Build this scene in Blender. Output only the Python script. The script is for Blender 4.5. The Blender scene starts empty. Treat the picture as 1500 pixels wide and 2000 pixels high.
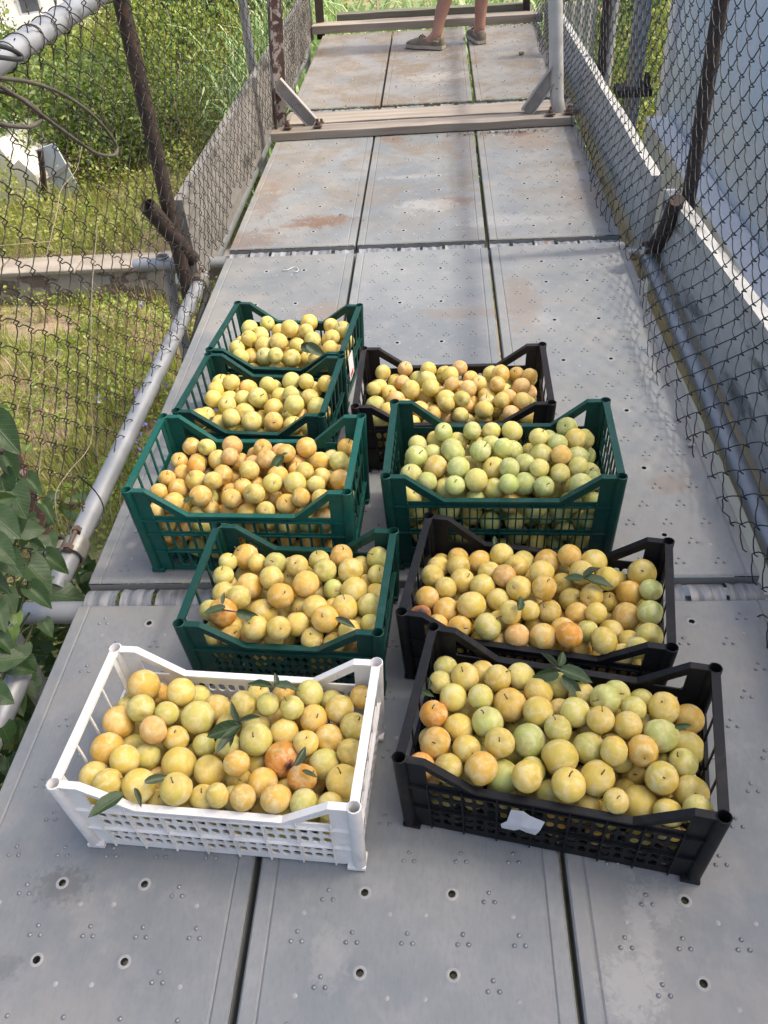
import bpy, bmesh, math, random
import numpy as np
from mathutils import Vector, Matrix, noise

rnd = random.Random(11)
nr = np.random.default_rng(5)
scene = bpy.context.scene
COL = scene.collection

# ------------------------------------------------------------------ camera
CAM = np.array([0.0710291, 0.0, 1.35384914])
CR = np.array([0.99707409, 0.04477201, -0.06195752])
CD = np.array([-0.01686698, -0.66168774, -0.74958978])
CF = np.array([-0.07455717, 0.74844158, -0.65899653])
FPX = 1630.99
cam_data = bpy.data.cameras.new('camera')
cam = bpy.data.objects.new('camera', cam_data)
COL.objects.link(cam)
cam_data.sensor_fit = 'HORIZONTAL'
cam_data.sensor_width = 36.0
cam_data.lens = FPX / 1500.0 * 36.0
cam_data.clip_start = 0.05
cam_data.clip_end = 2000.0
mw = Matrix.Identity(4)
for i in range(3):
    mw[i][0] = CR[i]; mw[i][1] = -CD[i]; mw[i][2] = -CF[i]; mw[i][3] = CAM[i]
cam.matrix_world = mw
scene.camera = cam

# ------------------------------------------------------------------ sky, sun, exposure
SUN_EL = math.radians(55.0)
SUN_AZ = math.radians(3.0)            # measured from +X towards +Y
world = bpy.data.worlds.new('World')
scene.world = world
world.use_nodes = True
wn = world.node_tree
bg = wn.nodes['Background']
sky = wn.nodes.new('ShaderNodeTexSky')
sky.sky_type = 'NISHITA'
sky.sun_disc = False
sky.sun_elevation = SUN_EL
sky.sun_rotation = math.radians(90.0) - SUN_AZ
sky.air_density = 1.0
sky.dust_density = 6.0
sky.ozone_density = 0.6
wn.links.new(sky.outputs[0], bg.inputs[0])
bg.inputs[1].default_value = 0.15
sun_data = bpy.data.lights.new('sun', 'SUN')
sun_data.energy = 1.5
sun_data.angle = math.radians(3.0)
sun_data.color = (1.0, 0.965, 0.86)
sun = bpy.data.objects.new('sun', sun_data)
COL.objects.link(sun)
sdir = Vector((math.cos(SUN_EL) * math.cos(SUN_AZ), math.cos(SUN_EL) * math.sin(SUN_AZ), math.sin(SUN_EL)))
sun.rotation_euler = sdir.to_track_quat('Z', 'Y').to_euler()
sun.location = (6, 0, 9)
scene.view_settings.view_transform = 'Standard'
scene.view_settings.look = 'None'
scene.view_settings.exposure = 1.17
scene.view_settings.gamma = 1.0
scene.view_settings.use_curve_mapping = False
scene.cycles.max_bounces = 6
scene.cycles.diffuse_bounces = 3
scene.cycles.glossy_bounces = 2
scene.cycles.transmission_bounces = 3
scene.cycles.use_adaptive_sampling = True
scene.cycles.adaptive_threshold = 0.02

# ------------------------------------------------------------------ pixel (1500 x 2000 photo) -> point on a plane the thing touches
def ray(px, py):
    return CF * FPX + CR * (px - 750.0) + CD * (py - 1000.0)
def onZ(px, py, z=0.0):
    v = ray(px, py); return Vector(CAM + v * ((z - CAM[2]) / v[2]))
def onX(px, py, x):
    v = ray(px, py); return Vector(CAM + v * ((x - CAM[0]) / v[0]))
def onY(px, py, y):
    v = ray(px, py); return Vector(CAM + v * ((y - CAM[1]) / v[1]))

# ------------------------------------------------------------------ object helpers
def link(name, data, parent=None, loc=(0, 0, 0), rot=(0, 0, 0)):
    o = bpy.data.objects.new(name, data)
    COL.objects.link(o)
    o.location = loc
    o.rotation_euler = rot
    if parent is not None:
        o.parent = parent
    return o
def tag(o, label=None, cat=None, group=None, kind=None):
    if label: o['label'] = label
    if cat: o['category'] = cat
    if group: o['group'] = group
    if kind: o['kind'] = kind
    return o
def thing(name, label, cat, loc=(0, 0, 0), rotz=0.0, group=None):
    o = link(name, None, None, loc, (0, 0, rotz))
    o.empty_display_size = 0.1
    return tag(o, label, cat, group)

class MB:
    """collects shapes that become ONE mesh"""
    def __init__(s):
        s.v = []; s.f = []; s.m = []
    def add(s, vs, fs, mi=0):
        b = len(s.v)
        s.v.extend([tuple(p) for p in vs])
        for f in fs:
            s.f.append([i + b for i in f]); s.m.append(mi)
    def box(s, c, d, M=None, mi=0):
        x, y, z = d[0] / 2, d[1] / 2, d[2] / 2
        vs = [Vector((sx * x, sy * y, sz * z)) for sz in (-1, 1) for sy in (-1, 1) for sx in (-1, 1)]
        if M is not None: vs = [M @ p for p in vs]
        c = Vector(c)
        s.add([p + c for p in vs], [(0, 2, 3, 1), (4, 5, 7, 6), (0, 1, 5, 4), (2, 6, 7, 3), (0, 4, 6, 2), (1, 3, 7, 5)], mi)
    def tube(s, pts, r, seg=10, cap=True, mi=0, flat=1.0):
        pts = [Vector(p) for p in pts]; n = len(pts)
        rs = r if isinstance(r, (list, tuple)) else [r] * n
        t0 = (pts[1] - pts[0]).normalized()
        up = Vector((0, 0, 1)) if abs(t0.z) < 0.9 else Vector((1, 0, 0))
        nrm = t0.cross(up).normalized()
        vs = []
        for i in range(n):
            t = (pts[min(i + 1, n - 1)] - pts[max(i - 1, 0)])
            t = t.normalized() if t.length > 1e-9 else t0
            nrm = (nrm - t * nrm.dot(t))
            nrm = nrm.normalized() if nrm.length > 1e-6 else t.orthogonal().normalized()
            bi = t.cross(nrm)
            for k in range(seg):
                a = 2 * math.pi * k / seg
                vs.append(pts[i] + (nrm * math.cos(a) + bi * math.sin(a) * flat) * rs[i])
        fs = []
        for i in range(n - 1):
            for k in range(seg):
                k2 = (k + 1) % seg
                fs.append((i * seg + k, i * seg + k2, (i + 1) * seg + k2, (i + 1) * seg + k))
        if cap:
            fs.append(tuple(range(seg - 1, -1, -1)))
            fs.append(tuple((n - 1) * seg + k for k in range(seg)))
        s.add(vs, fs, mi)
    def pipe(s, p0, p1, r, wall=0.004, seg=20, mi=0, depth=0.05):
        """open scaffold pipe: outer skin, rim and a short inner bore at both ends"""
        p0 = Vector(p0); p1 = Vector(p1); t = (p1 - p0).normalized()
        nrm = t.orthogonal().normalized(); bi = t.cross(nrm)
        rings = [(p0 + t * depth, r - wall), (p0, r - wall), (p0, r), (p1, r), (p1, r - wall), (p1 - t * depth, r - wall)]
        vs = []
        for c, q in rings:
            for k in range(seg):
                a = 2 * math.pi * k / seg
                vs.append(c + (nrm * math.cos(a) + bi * math.sin(a)) * q)
        fs = []
        for i in range(len(rings) - 1):
            for k in range(seg):
                k2 = (k + 1) % seg
                fs.append((i * seg + k, i * seg + k2, (i + 1) * seg + k2, (i + 1) * seg + k))
        fs.append(tuple(range(seg))); fs.append(tuple(5 * seg + k for k in range(seg)))
        s.add(vs, fs, mi)
    def lathe(s, prof, seg=16, c=(0, 0, 0), M=None, mi=0):
        vs = []; c = Vector(c)
        for r, z in prof:
            for k in range(seg):
                a = 2 * math.pi * k / seg
                p = Vector((r * math.cos(a), r * math.sin(a), z))
                if M is not None: p = M @ p
                vs.append(p + c)
        fs = []
        for i in range(len(prof) - 1):
            for k in range(seg):
                k2 = (k + 1) % seg
                fs.append((i * seg + k, i * seg + k2, (i + 1) * seg + k2, (i + 1) * seg + k))
        s.add(vs, fs, mi)
    def mesh(s, name, mats, smooth=None, fix=False, bevel=0.0):
        me = bpy.data.meshes.new(name)
        me.from_pydata(s.v, [], s.f)
        for m in (mats if isinstance(mats, (list, tuple)) else [mats]): me.materials.append(m)
        if len(me.polygons) == len(s.m):
            me.polygons.foreach_set('material_index', s.m)
        if fix or bevel:
            bm = bmesh.new(); bm.from_mesh(me)
            if fix:
                bmesh.ops.recalc_face_normals(bm, faces=bm.faces)
            if bevel:
                ed = [e for e in bm.edges if len(e.link_faces) == 2 and e.calc_face_angle(0) > 0.6]
                bmesh.ops.bevel(bm, geom=ed, offset=bevel, segments=2, profile=0.6, affect='EDGES')
            bm.to_mesh(me); bm.free()
        if smooth is not None:
            me.polygons.foreach_set('use_smooth', [True] * len(me.polygons))
            if smooth < 3.0:
                me.set_sharp_from_angle(angle=smooth)
        me.update()
        return me
    def build(s, name, mats, parent=None, smooth=None, fix=False, bevel=0.0, loc=(0, 0, 0)):
        return link(name, s.mesh(name, mats, smooth, fix, bevel), parent, loc)

def fast_mesh(name, V, Fc, mat, smooth=False):
    """numpy verts (N,3) and equal-size faces (M,k) to a mesh"""
    me = bpy.data.meshes.new(name)
    V = np.asarray(V, np.float32); Fc = np.asarray(Fc, np.int32); k = Fc.shape[1]
    me.vertices.add(len(V)); me.vertices.foreach_set('co', V.ravel())
    me.loops.add(Fc.size); me.loops.foreach_set('vertex_index', Fc.ravel())
    me.polygons.add(len(Fc)); me.polygons.foreach_set('loop_start', np.arange(0, Fc.size, k, dtype=np.int32))
    if mat is not None: me.materials.append(mat)
    if smooth: me.polygons.foreach_set('use_smooth', np.ones(len(Fc), bool))
    me.update(calc_edges=True); me.validate()
    return me

# ------------------------------------------------------------------ materials
class NT:
    def __init__(s, name):
        s.mat = bpy.data.materials.new(name); s.mat.use_nodes = True
        s.t = s.mat.node_tree; s.b = s.t.nodes['Principled BSDF']; s.out = s.t.nodes['Material Output']
    def n(s, typ, **kw):
        nd = s.t.nodes.new(typ)
        for k, v in kw.items(): setattr(nd, k, v)
        return nd
    def l(s, a, b): s.t.links.new(a, b)
    def val(s, sock, v):
        if hasattr(v, 'is_output') or isinstance(v, bpy.types.NodeSocket): s.l(v, sock)
        else: sock.default_value = v
    def math(s, op, a, b=0.0, clamp=False):
        m = s.n('ShaderNodeMath', operation=op, use_clamp=clamp); s.val(m.inputs[0], a); s.val(m.inputs[1], b); return m.outputs[0]
    def mix(s, fac, a, b, typ='MIX'):
        m = s.n('ShaderNodeMix', data_type='RGBA', blend_type=typ)
        s.val(m.inputs[0], fac)
        for i, c in ((6, a), (7, b)):
            s.val(m.inputs[i], c if not isinstance(c, tuple) or len(c) == 4 else (*c, 1))
        return m.outputs[2]
    def noise(s, vec, scale, detail=4.0, rough=0.55, dist=0.0):
        m = s.n('ShaderNodeTexNoise'); s.l(vec, m.inputs['Vector'])
        m.inputs['Scale'].default_value = scale; m.inputs['Detail'].default_value = detail
        m.inputs['Roughness'].default_value = rough; m.inputs['Distortion'].default_value = dist
        return m.outputs[0]
    def ramp(s, x, lo, hi):
        m = s.n('ShaderNodeMapRange'); m.interpolation_type = 'SMOOTHSTEP'; s.val(m.inputs[0], x)
        m.inputs[1].default_value = lo; m.inputs[2].default_value = hi
        return m.outputs[0]
    def objcoord(s, rand=True):
        tc = s.n('ShaderNodeTexCoord')
        if not rand: return tc.outputs['Object']
        oi = s.n('ShaderNodeObjectInfo'); mm = s.n('ShaderNodeVectorMath', operation='SCALE')
        cx = s.n('ShaderNodeCombineXYZ')
        s.l(oi.outputs['Random'], cx.inputs[0]); s.l(oi.outputs['Random'], cx.inputs[1])
        s.l(cx.outputs[0], mm.inputs[0]); mm.inputs['Scale'].default_value = 37.0
        ad = s.n('ShaderNodeVectorMath', operation='ADD'); s.l(tc.outputs['Object'], ad.inputs[0]); s.l(mm.outputs[0], ad.inputs[1])
        return ad.outputs[0]
    def stretch(s, vec, k):
        m = s.n('ShaderNodeVectorMath', operation='MULTIPLY'); s.l(vec, m.inputs[0]); m.inputs[1].default_value = k
        return m.outputs[0]
    def bump(s, h, strength=0.3, dist=0.002):
        b = s.n('ShaderNodeBump'); b.inputs['Strength'].default_value = strength; b.inputs['Distance'].default_value = dist
        s.l(h, b.inputs['Height']); s.l(b.outputs[0], s.b.inputs['Normal'])

def simple(name, c1, c2, scale=12.0, rough=0.6, metal=0.0, bump=0.0, bscale=120.0, spot=None, sscale=30.0, sthr=(0.6, 0.7), coat=0.0, stretch=None, rv=0.12):
    n = NT(name); v = n.objcoord()
    if stretch: v = n.stretch(v, stretch)
    a = n.noise(v, scale, 6.0, 0.6)
    col = n.mix(n.ramp(a, 0.3, 0.7), c1, c2)
    if spot:
        col = n.mix(n.ramp(n.noise(v, sscale, 5.0, 0.65, 0.4), *sthr), col, spot)
    n.l(col, n.b.inputs['Base Color'])
    n.l(n.math('ADD', n.math('MULTIPLY', n.noise(v, scale * 3.1, 4.0), rv * 2), rough - rv), n.b.inputs['Roughness'])
    n.b.inputs['Metallic'].default_value = metal
    n.b.inputs['Coat Weight'].default_value = coat
    if bump: n.bump(n.noise(v, bscale, 5.0), bump)
    return n.mat

def leafmat(name, c1, c2, c3=None, trans=0.35, rough=0.45):
    n = NT(name)
    g = n.n('ShaderNodeNewGeometry'); oi = n.n('ShaderNodeObjectInfo')
    col = n.mix(g.outputs['Random Per Island'], c1, c2)
    if c3:
        r2 = n.math('FRACT', n.math('MULTIPLY', g.outputs['Random Per Island'], 17.3))
        col = n.mix(n.ramp(r2, 0.72, 0.9), col, c3)
    hs = n.n('ShaderNodeHueSaturation'); n.l(col, hs.inputs['Color'])
    n.l(n.math('ADD', n.math('MULTIPLY', oi.outputs['Random'], 0.35), 0.82), hs.inputs['Value'])
    n.l(hs.outputs[0], n.b.inputs['Base Color'])
    n.b.inputs['Roughness'].default_value = rough
    tr = n.n('ShaderNodeBsdfTranslucent'); n.l(hs.outputs[0], tr.inputs['Color'])
    ms = n.n('ShaderNodeMixShader'); ms.inputs[0].default_value = trans
    n.l(n.b.outputs[0], ms.inputs[1]); n.l(tr.outputs[0], ms.inputs[2]); n.l(ms.outputs[0], n.out.inputs['Surface'])
    return n.mat

def make_deck_steel():
    n = NT('galvanised_steel_deck')
    g = n.n('ShaderNodeNewGeometry'); P = g.outputs['Position']; oi = n.n('ShaderNodeObjectInfo')
    big = n.noise(P, 2.3, 5.0, 0.6); mid = n.noise(P, 11.0, 6.0, 0.65); fine = n.noise(n.stretch(P, (1.0, 0.35, 1.0)), 160.0, 4.0, 0.7)
    col = n.mix(n.ramp(big, 0.35, 0.65), (0.190, 0.206, 0.216), (0.255, 0.262, 0.258))
    col = n.mix(n.math('MULTIPLY', n.ramp(mid, 0.45, 0.75), 0.55), col, (0.32, 0.313, 0.30))
    col = n.mix(n.math('MULTIPLY', n.ramp(fine, 0.4, 0.75), 0.30), col, (0.15, 0.16, 0.172))
    # drag marks and water tide marks
    sc = n.noise(n.stretch(P, (9.0, 1.2, 1.0)), 7.0, 6.0, 0.7, 1.2)
    col = n.mix(n.math('MULTIPLY', n.ramp(sc, 0.60, 0.72), 0.35), col, (0.17, 0.174, 0.18))
    hs = n.n('ShaderNodeHueSaturation'); n.l(col, hs.inputs['Color']); hs.inputs['Saturation'].default_value = 1.0
    n.l(n.math('ADD', n.math('MULTIPLY', oi.outputs['Random'], 0.22), 0.88), hs.inputs['Value'])
    col = hs.outputs[0]
    sx = n.n('ShaderNodeSeparateXYZ'); n.l(P, sx.inputs[0])
    # earth trodden over the far bays and along the left plank
    far = n.ramp(sx.outputs[1], 2.6, 4.2)
    d1 = n.ramp(n.noise(P, 3.7, 7.0, 0.68, 0.6), 0.42, 0.66)
    farther = n.ramp(sx.outputs[1], 4.2, 5.0)
    dirt = n.math('MULTIPLY', n.math('ADD', n.math('MULTIPLY', d1, far), n.math('MULTIPLY', farther, 0.45)), 0.85, True)
    col = n.mix(dirt, col, (0.190, 0.155, 0.120))
    leftd = n.math('MULTIPLY', n.ramp(sx.outputs[0], -0.25, -0.55), n.ramp(n.noise(P, 5.1, 6.0, 0.6), 0.4, 0.7))
    col = n.mix(n.math('MULTIPLY', leftd, 0.55), col, (0.30, 0.275, 0.24))
    warm = n.math('MULTIPLY', n.ramp(sx.outputs[0], 0.2, 0.3), n.ramp(n.noise(P, 4.3, 6.0, 0.6), 0.35, 0.65))
    col = n.mix(n.math('MULTIPLY', warm, 0.5), col, (0.30, 0.28, 0.25))
    jag = n.math('SUBTRACT', n.noise(P, 22.0, 7.0, 0.72, 0.5), 0.5)
    jag2 = n.math('SUBTRACT', n.noise(P, 75.0, 6.0, 0.75, 0.6), 0.5)
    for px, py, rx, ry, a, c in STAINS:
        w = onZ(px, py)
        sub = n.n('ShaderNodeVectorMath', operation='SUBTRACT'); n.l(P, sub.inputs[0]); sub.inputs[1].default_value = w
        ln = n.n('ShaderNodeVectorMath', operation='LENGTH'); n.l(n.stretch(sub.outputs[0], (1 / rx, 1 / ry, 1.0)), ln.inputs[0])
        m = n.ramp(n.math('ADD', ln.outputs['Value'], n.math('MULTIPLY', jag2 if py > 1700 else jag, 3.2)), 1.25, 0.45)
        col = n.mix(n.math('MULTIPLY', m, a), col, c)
    n.l(col, n.b.inputs['Base Color'])
    n.l(n.math('SUBTRACT', 0.12, n.math('MULTIPLY', dirt, 0.10)), n.b.inputs['Metallic'])
    n.l(n.math('ADD', n.math('MULTIPLY', mid, 0.30), n.math('ADD', 0.42, n.math('MULTIPLY', dirt, 0.3))), n.b.inputs['Roughness'])
    n.b.inputs['Specular IOR Level'].default_value = 0.2
    n.bump(n.math('ADD', n.math('MULTIPLY', mid, 0.6), n.math('MULTIPLY', fine, 0.3)), 0.18, 0.0015)
    return n.mat
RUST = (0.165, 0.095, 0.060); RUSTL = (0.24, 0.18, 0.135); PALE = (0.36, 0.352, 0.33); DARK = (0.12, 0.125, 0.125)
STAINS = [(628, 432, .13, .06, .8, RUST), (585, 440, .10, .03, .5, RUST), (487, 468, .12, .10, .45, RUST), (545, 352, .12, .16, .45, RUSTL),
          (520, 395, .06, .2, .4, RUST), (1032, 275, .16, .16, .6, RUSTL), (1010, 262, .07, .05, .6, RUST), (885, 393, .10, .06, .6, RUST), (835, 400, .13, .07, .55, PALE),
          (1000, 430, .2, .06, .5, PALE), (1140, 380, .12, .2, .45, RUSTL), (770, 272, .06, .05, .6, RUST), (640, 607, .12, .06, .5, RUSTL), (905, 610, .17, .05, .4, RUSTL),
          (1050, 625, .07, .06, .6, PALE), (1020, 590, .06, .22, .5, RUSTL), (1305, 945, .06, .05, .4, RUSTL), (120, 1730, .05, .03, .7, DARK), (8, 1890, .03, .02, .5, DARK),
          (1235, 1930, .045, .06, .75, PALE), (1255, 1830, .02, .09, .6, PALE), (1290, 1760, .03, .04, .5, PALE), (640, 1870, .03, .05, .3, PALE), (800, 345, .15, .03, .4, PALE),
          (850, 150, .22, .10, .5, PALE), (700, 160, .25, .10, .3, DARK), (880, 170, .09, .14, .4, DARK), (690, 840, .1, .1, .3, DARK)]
STEEL = make_deck_steel()
STUDM = simple('polished_stud_steel', (0.20, 0.212, 0.225), (0.27, 0.278, 0.28), 20, 0.36, 0.55)
PIPE = simple('galvanised_pipe', (0.26, 0.27, 0.28), (0.36, 0.362, 0.365), 9, 0.45, 0.45, 0.08, 90, (0.40, 0.31, 0.24), 6, (0.62, 0.78))
HOOKM = simple('worn_zinc_hook', (0.12, 0.13, 0.145), (0.36, 0.36, 0.355), 30, 0.5, 0.35, 0.15, 160, (0.18, 0.10, 0.065), 9, (0.62, 0.70), stretch=(2.0, .25, .25))
RING = simple('pale_zinc_collar', (0.27, 0.268, 0.26), (0.34, 0.335, 0.32), 60, 0.6, 0.1)
RUSTY = simple('dark_rusted_steel', (0.028, 0.020, 0.017), (0.060, 0.038, 0.028), 18, 0.8, 0.15, 0.35, 150, (0.105, 0.052, 0.028), 24, (0.58, 0.7))
BROWNP = simple('red_oxide_painted_steel', (0.060, 0.030, 0.024), (0.10, 0.052, 0.040), 15, 0.7, 0.0, 0.3, 120, (0.36, 0.31, 0.27), 17, (0.5, 0.56))
WHITEP = simple('chipped_grey_white_paint', (0.42, 0.40, 0.37), (0.54, 0.52, 0.48), 10, 0.6, 0.0, 0.2, 110, (0.15, 0.085, 0.055), 28, (0.66, 0.72))
BRACEM = simple('weathered_grey_paint', (0.30, 0.275, 0.25), (0.41, 0.375, 0.34), 14, 0.7, 0.0, 0.25, 120, (0.16, 0.095, 0.065), 26, (0.6, 0.7))
TIMBER = simple('grey_weathered_timber', (0.23, 0.192, 0.152), (0.34, 0.292, 0.24), 16, 0.85, 0.0, 0.5, 60, (0.13, 0.11, 0.095), 12, (0.56, 0.7), stretch=(0.12, 2.0, 2.0))
TOEM = simple('lightened_toe_board_timber', (0.40, 0.39, 0.365), (0.52, 0.505, 0.475), 13, 0.88, 0.0, 0.45, 70, (0.14, 0.132, 0.122), 7, (0.54, 0.70), stretch=(2.0, 0.35, 1.4))  # right boards: colour lightened to make up for their shaded faces
TOEL = simple('darkened_brown_grey_timber', (0.165, 0.155, 0.138), (0.255, 0.238, 0.21), 13, 0.88, 0.0, 0.45, 70, (0.075, 0.07, 0.062), 7, (0.52, 0.68), stretch=(2.0, 0.35, 1.4))  # same timber for the left board, darkened to offset direct sun
BOLTM = simple('rusty_bolt', (0.10, 0.07, 0.055), (0.17, 0.115, 0.085), 40, 0.7, 0.3, 0.2, 200)
CLAMPM = simple('yellowed_zinc_coupler', (0.36, 0.33, 0.26), (0.55, 0.52, 0.43), 20, 0.32, 0.75, 0.15, 140, (0.16, 0.10, 0.06), 22, (0.62, 0.74))
RUB_AND_BORE = simple('black_rubber_and_bore', (0.016, 0.016, 0.017), (0.03, 0.03, 0.03), 20, 0.6)
WIRE_R = simple('dark_teal_coated_wire', (0.007, 0.012, 0.018), (0.014, 0.021, 0.029), 7, 0.5, 0.0, 0, 100, (0.025, 0.02, 0.016), 9, (0.6, 0.75))
WIRE_L = simple('rust_streaked_wire', (0.014, 0.014, 0.010), (0.030, 0.024, 0.016), 6, 0.65, 0.1, 0, 100, (0.07, 0.036, 0.017), 8, (0.5, 0.64))

# ================================================================== SETTING
# terrain: flat terrace under the bridge, falling away beyond it
def ground_z(x, y):
    z = -3.0
    if y > 14.5 and x < -4.5: z -= (y - 14.5) * 0.16 * min(1.0, (-4.5 - x) / 3.0)
    if y > 8.95: z = -2.68
    if y > 17: z -= (y - 17) * 0.20
    return z
gx = np.unique(np.concatenate([np.linspace(-60, -12, 13), np.linspace(-12, 8, 61), np.linspace(8, 60, 14)]))
gy = np.unique(np.concatenate([np.linspace(-30, 0, 11), np.linspace(0, 8.90, 38), np.linspace(8.96, 26, 62), np.linspace(26, 60, 12), np.array([80., 120, 200, 400, 900])]))
V = np.array([(x, y, ground_z(x, y) if y < 60 else ground_z(x, 60)) for y in gy for x in gx])
for i, p in enumerate(V):
    V[i, 2] += 0.10 * noise.noise(Vector((p[0] * .6, p[1] * .6, 1.3))) + 0.03 * noise.noise(Vector((p[0] * 2.3, p[1] * 2.3, 4.0)))
nx = len(gx); Fg = [(j * nx + i, j * nx + i + 1, (j + 1) * nx + i + 1, (j + 1) * nx + i) for j in range(len(gy) - 1) for i in range(nx - 1)]
def make_ground():
    n = NT('dry_earth_and_weeds'); g = n.n('ShaderNodeNewGeometry'); P = g.outputs['Position']
    a = n.noise(P, 0.9, 6.0, 0.65, 0.5); b = n.noise(P, 9.0, 6.0, 0.7)
    c = n.mix(n.ramp(a, 0.38, 0.62), (0.32, 0.225, 0.145), (0.14, 0.155, 0.045))
    c = n.mix(n.math('MULTIPLY', n.ramp(b, 0.4, 0.7), 0.6), c, (0.30, 0.235, 0.15))
    c = n.mix(n.math('MULTIPLY', n.ramp(n.noise(P, 33.0, 5.0, 0.7), 0.5, 0.7), 0.5), c, (0.06, 0.05, 0.03))
    n.l(c, n.b.inputs['Base Color']); n.b.inputs['Roughness'].default_value = 0.95
    n.bump(b, 0.8, 0.05)
    return n.mat
GROUNDM = make_ground()
tag(link('ground', fast_mesh('ground', V, Fg, GROUNDM, True)), kind='structure')

# ------------------------------------------------------------------ FOOTBRIDGE: deck planks, pipes, sills, portals
bridge = thing('footbridge', 'narrow scaffold footbridge decked with perforated galvanised steel planks', 'footbridge')
PITCH = 0.505; PW = 0.4935
UB = [-.24675, -.2435, -.2215, -.2185, -.2150, -.0900, -.0500, .0500, .0900, .2150, .2185, .2215, .2435, .24675]
UZ = [-.0035, 0, 0, -.0024, 0, 0, 0, 0, 0, 0, -.0024, 0, 0, -.0035]
def plank_mesh(L, holes):
    mb = MB()
    vb = [0.0, 0.004]
    rows = sorted(holes)
    for r in rows: vb += [r - .02, r + .02]
    vb += [L - .004, L]
    idx = {}
    def vid(i, j):
        if (i, j) not in idx:
            z = UZ[i] - (0.003 if j in (0, len(vb) - 1) else 0)
            idx[(i, j)] = len(mb.v); mb.v.append((UB[i], vb[j], z))
        return idx[(i, j)]
    hole_cells = {}
    for k, r in enumerate(rows):
        hole_cells[(5, 2 + 2 * k)] = (-.07, r); hole_cells[(7, 2 + 2 * k)] = (.07, r)
    for j in range(len(vb) - 1):
        for i in range(len(UB) - 1):
            q = [vid(i, j), vid(i + 1, j), vid(i + 1, j + 1), vid(i, j + 1)]
            if (i, j) not in hole_cells:
                mb.f.append(q); mb.m.append(0); continue
            cx, cy = hole_cells[(i, j)]; N = 16; rings = []
            for rr, zz in ((.0108, 0.0), (.0082, .0010), (.0060, .0004), (.0056, -.010)):
                b = len(mb.v)
                for a in range(N):
                    t = 2 * math.pi * (a + .5) / N - 3 * math.pi / 4 - math.pi / N
                    mb.v.append((cx + rr * math.cos(t), cy + rr * math.sin(t), zz))
                rings.append(b)
            # outer square corner k joins ring verts 4k..4k+4
            for k in range(4):
                c0 = q[k]; c1 = q[(k + 1) % 4]
                for s_ in range(2):
                    mb.f.append([c0, rings[0] + (4 * k + s_ + 1) % N, rings[0] + (4 * k + s_) % N]); mb.m.append(0)
                mb.f.append([c0, c1, rings[0] + (4 * k + 2) % N]); mb.m.append(0)
                for s_ in (2, 3):
                    mb.f.append([c1, rings[0] + (4 * k + s_ + 1) % N, rings[0] + (4 * k + s_) % N]); mb.m.append(0)
            for a_, b_, mi in ((0, 1, 1), (1, 2, 1), (2, 3, 2)):
                for a in range(N):
                    mb.f.append([rings[a_] + a, rings[a_] + (a + 1) % N, rings[b_] + (a + 1) % N, rings[b_] + a]); mb.m.append(mi)
    # folded side skirts and end lips
    h = .058
    for i, u in ((0, UB[0]), (len(UB) - 1, UB[-1])):
        b = len(mb.v); mb.v += [(u, 0, -.0065), (u, L, -.0065), (u, L, -h), (u, 0, -h), (u - math.copysign(.03, u), L, -h), (u - math.copysign(.03, u), 0, -h)]
        mb.f += [[b, b + 1, b + 2, b + 3], [b + 3, b + 2, b + 4, b + 5]]; mb.m += [0, 0]
    for v in (0.0, L):
        b = len(mb.v); mb.v += [(UB[0], v, -.0065), (UB[-1], v, -.0065), (UB[-1], v, -.03), (UB[0], v, -.03)]
        mb.f.append([b, b + 1, b + 2, b + 3]); mb.m.append(0)
    return mb.mesh('deck_plank', [STEEL, RING, RUB_AND_BORE], smooth=0.5)  # last slot blackens the bore walls, painted shade inside the holes

def dome(mb, x, y, r, h, seg=8, mi=0):
    prof = [(r, 0.0002), (r * .82, h * .55), (r * .45, h * .92)]
    b = len(mb.v)
    mb.lathe(prof, seg, (x, y, 0), mi=mi)
    mb.v.append((x, y, h)); t = len(mb.v) - 1
    for k in range(seg):
        mb.f.append([b + 2 * seg + k, b + 2 * seg + (k + 1) % seg, t]); mb.m.append(mi)
def stud_mesh(L, holes):
    mb = MB(); r0 = .045; k = 0
    while r0 < L - .04:
        n_ = 5 if k % 2 == 0 else 4
        for c in range(n_):
            u = (c - (n_ - 1) / 2) * .086
            if any(abs(r0 - hh) < .026 and min(abs(u - .07), abs(u + .07)) < .028 for hh in holes): continue
            for dx, dy in ((-.0085, -.006), (.0085, -.006), (0, .009)):
                dome(mb, u + dx, r0 + dy, .0038, .0029)
        k += 1; r0 += .0655
    for hh in holes:                                # pale spot rivets
        for u in (-.165, -.028, .028, .165):
            dome(mb, u, hh - .034, .0042, .0010, mi=1)
    return mb.mesh('tread_studs', [STUDM, RING], smooth=3.2)
def hook_mesh(w):
    """claw plate that folds over the pipe, with three pressed ribs"""
    mb = MB(); nu = 13; nv = 11; b = len(mb.v)
    for j in range(nv):
        a = math.radians(-8 + 150 * j / (nv - 1)); r = .031
        for i in range(nu):
            s = i / (nu - 1); rib = .0040 * (0.5 + 0.5 * math.cos(s * 4 * math.pi)) * math.sin(math.pi * j / (nv - 1))
            rr = r + rib
            mb.v.append(((s - .5) * w, -rr * math.cos(a) + .031, rr * math.sin(a) - .036))
    for j in range(nv - 1):
        for i in range(nu - 1):
            mb.f.append([b + j * nu + i, b + j * nu + i + 1, b + (j + 1) * nu + i + 1, b + (j + 1) * nu + i]); mb.m.append(0)
    me = mb.mesh('hook', [HOOKM], smooth=0.9)
    return me
hook_me = hook_mesh(.073)
JOINT = [(-.56, 1.236), (1.308, 3.043), (3.113, 4.872), (4.938, 6.70)]
SHIFT = [(-.004, 0, .0015), (-.006, -.006, -.003), (-.010, -.010, -.004), (-.003, .001, .014)]
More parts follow.
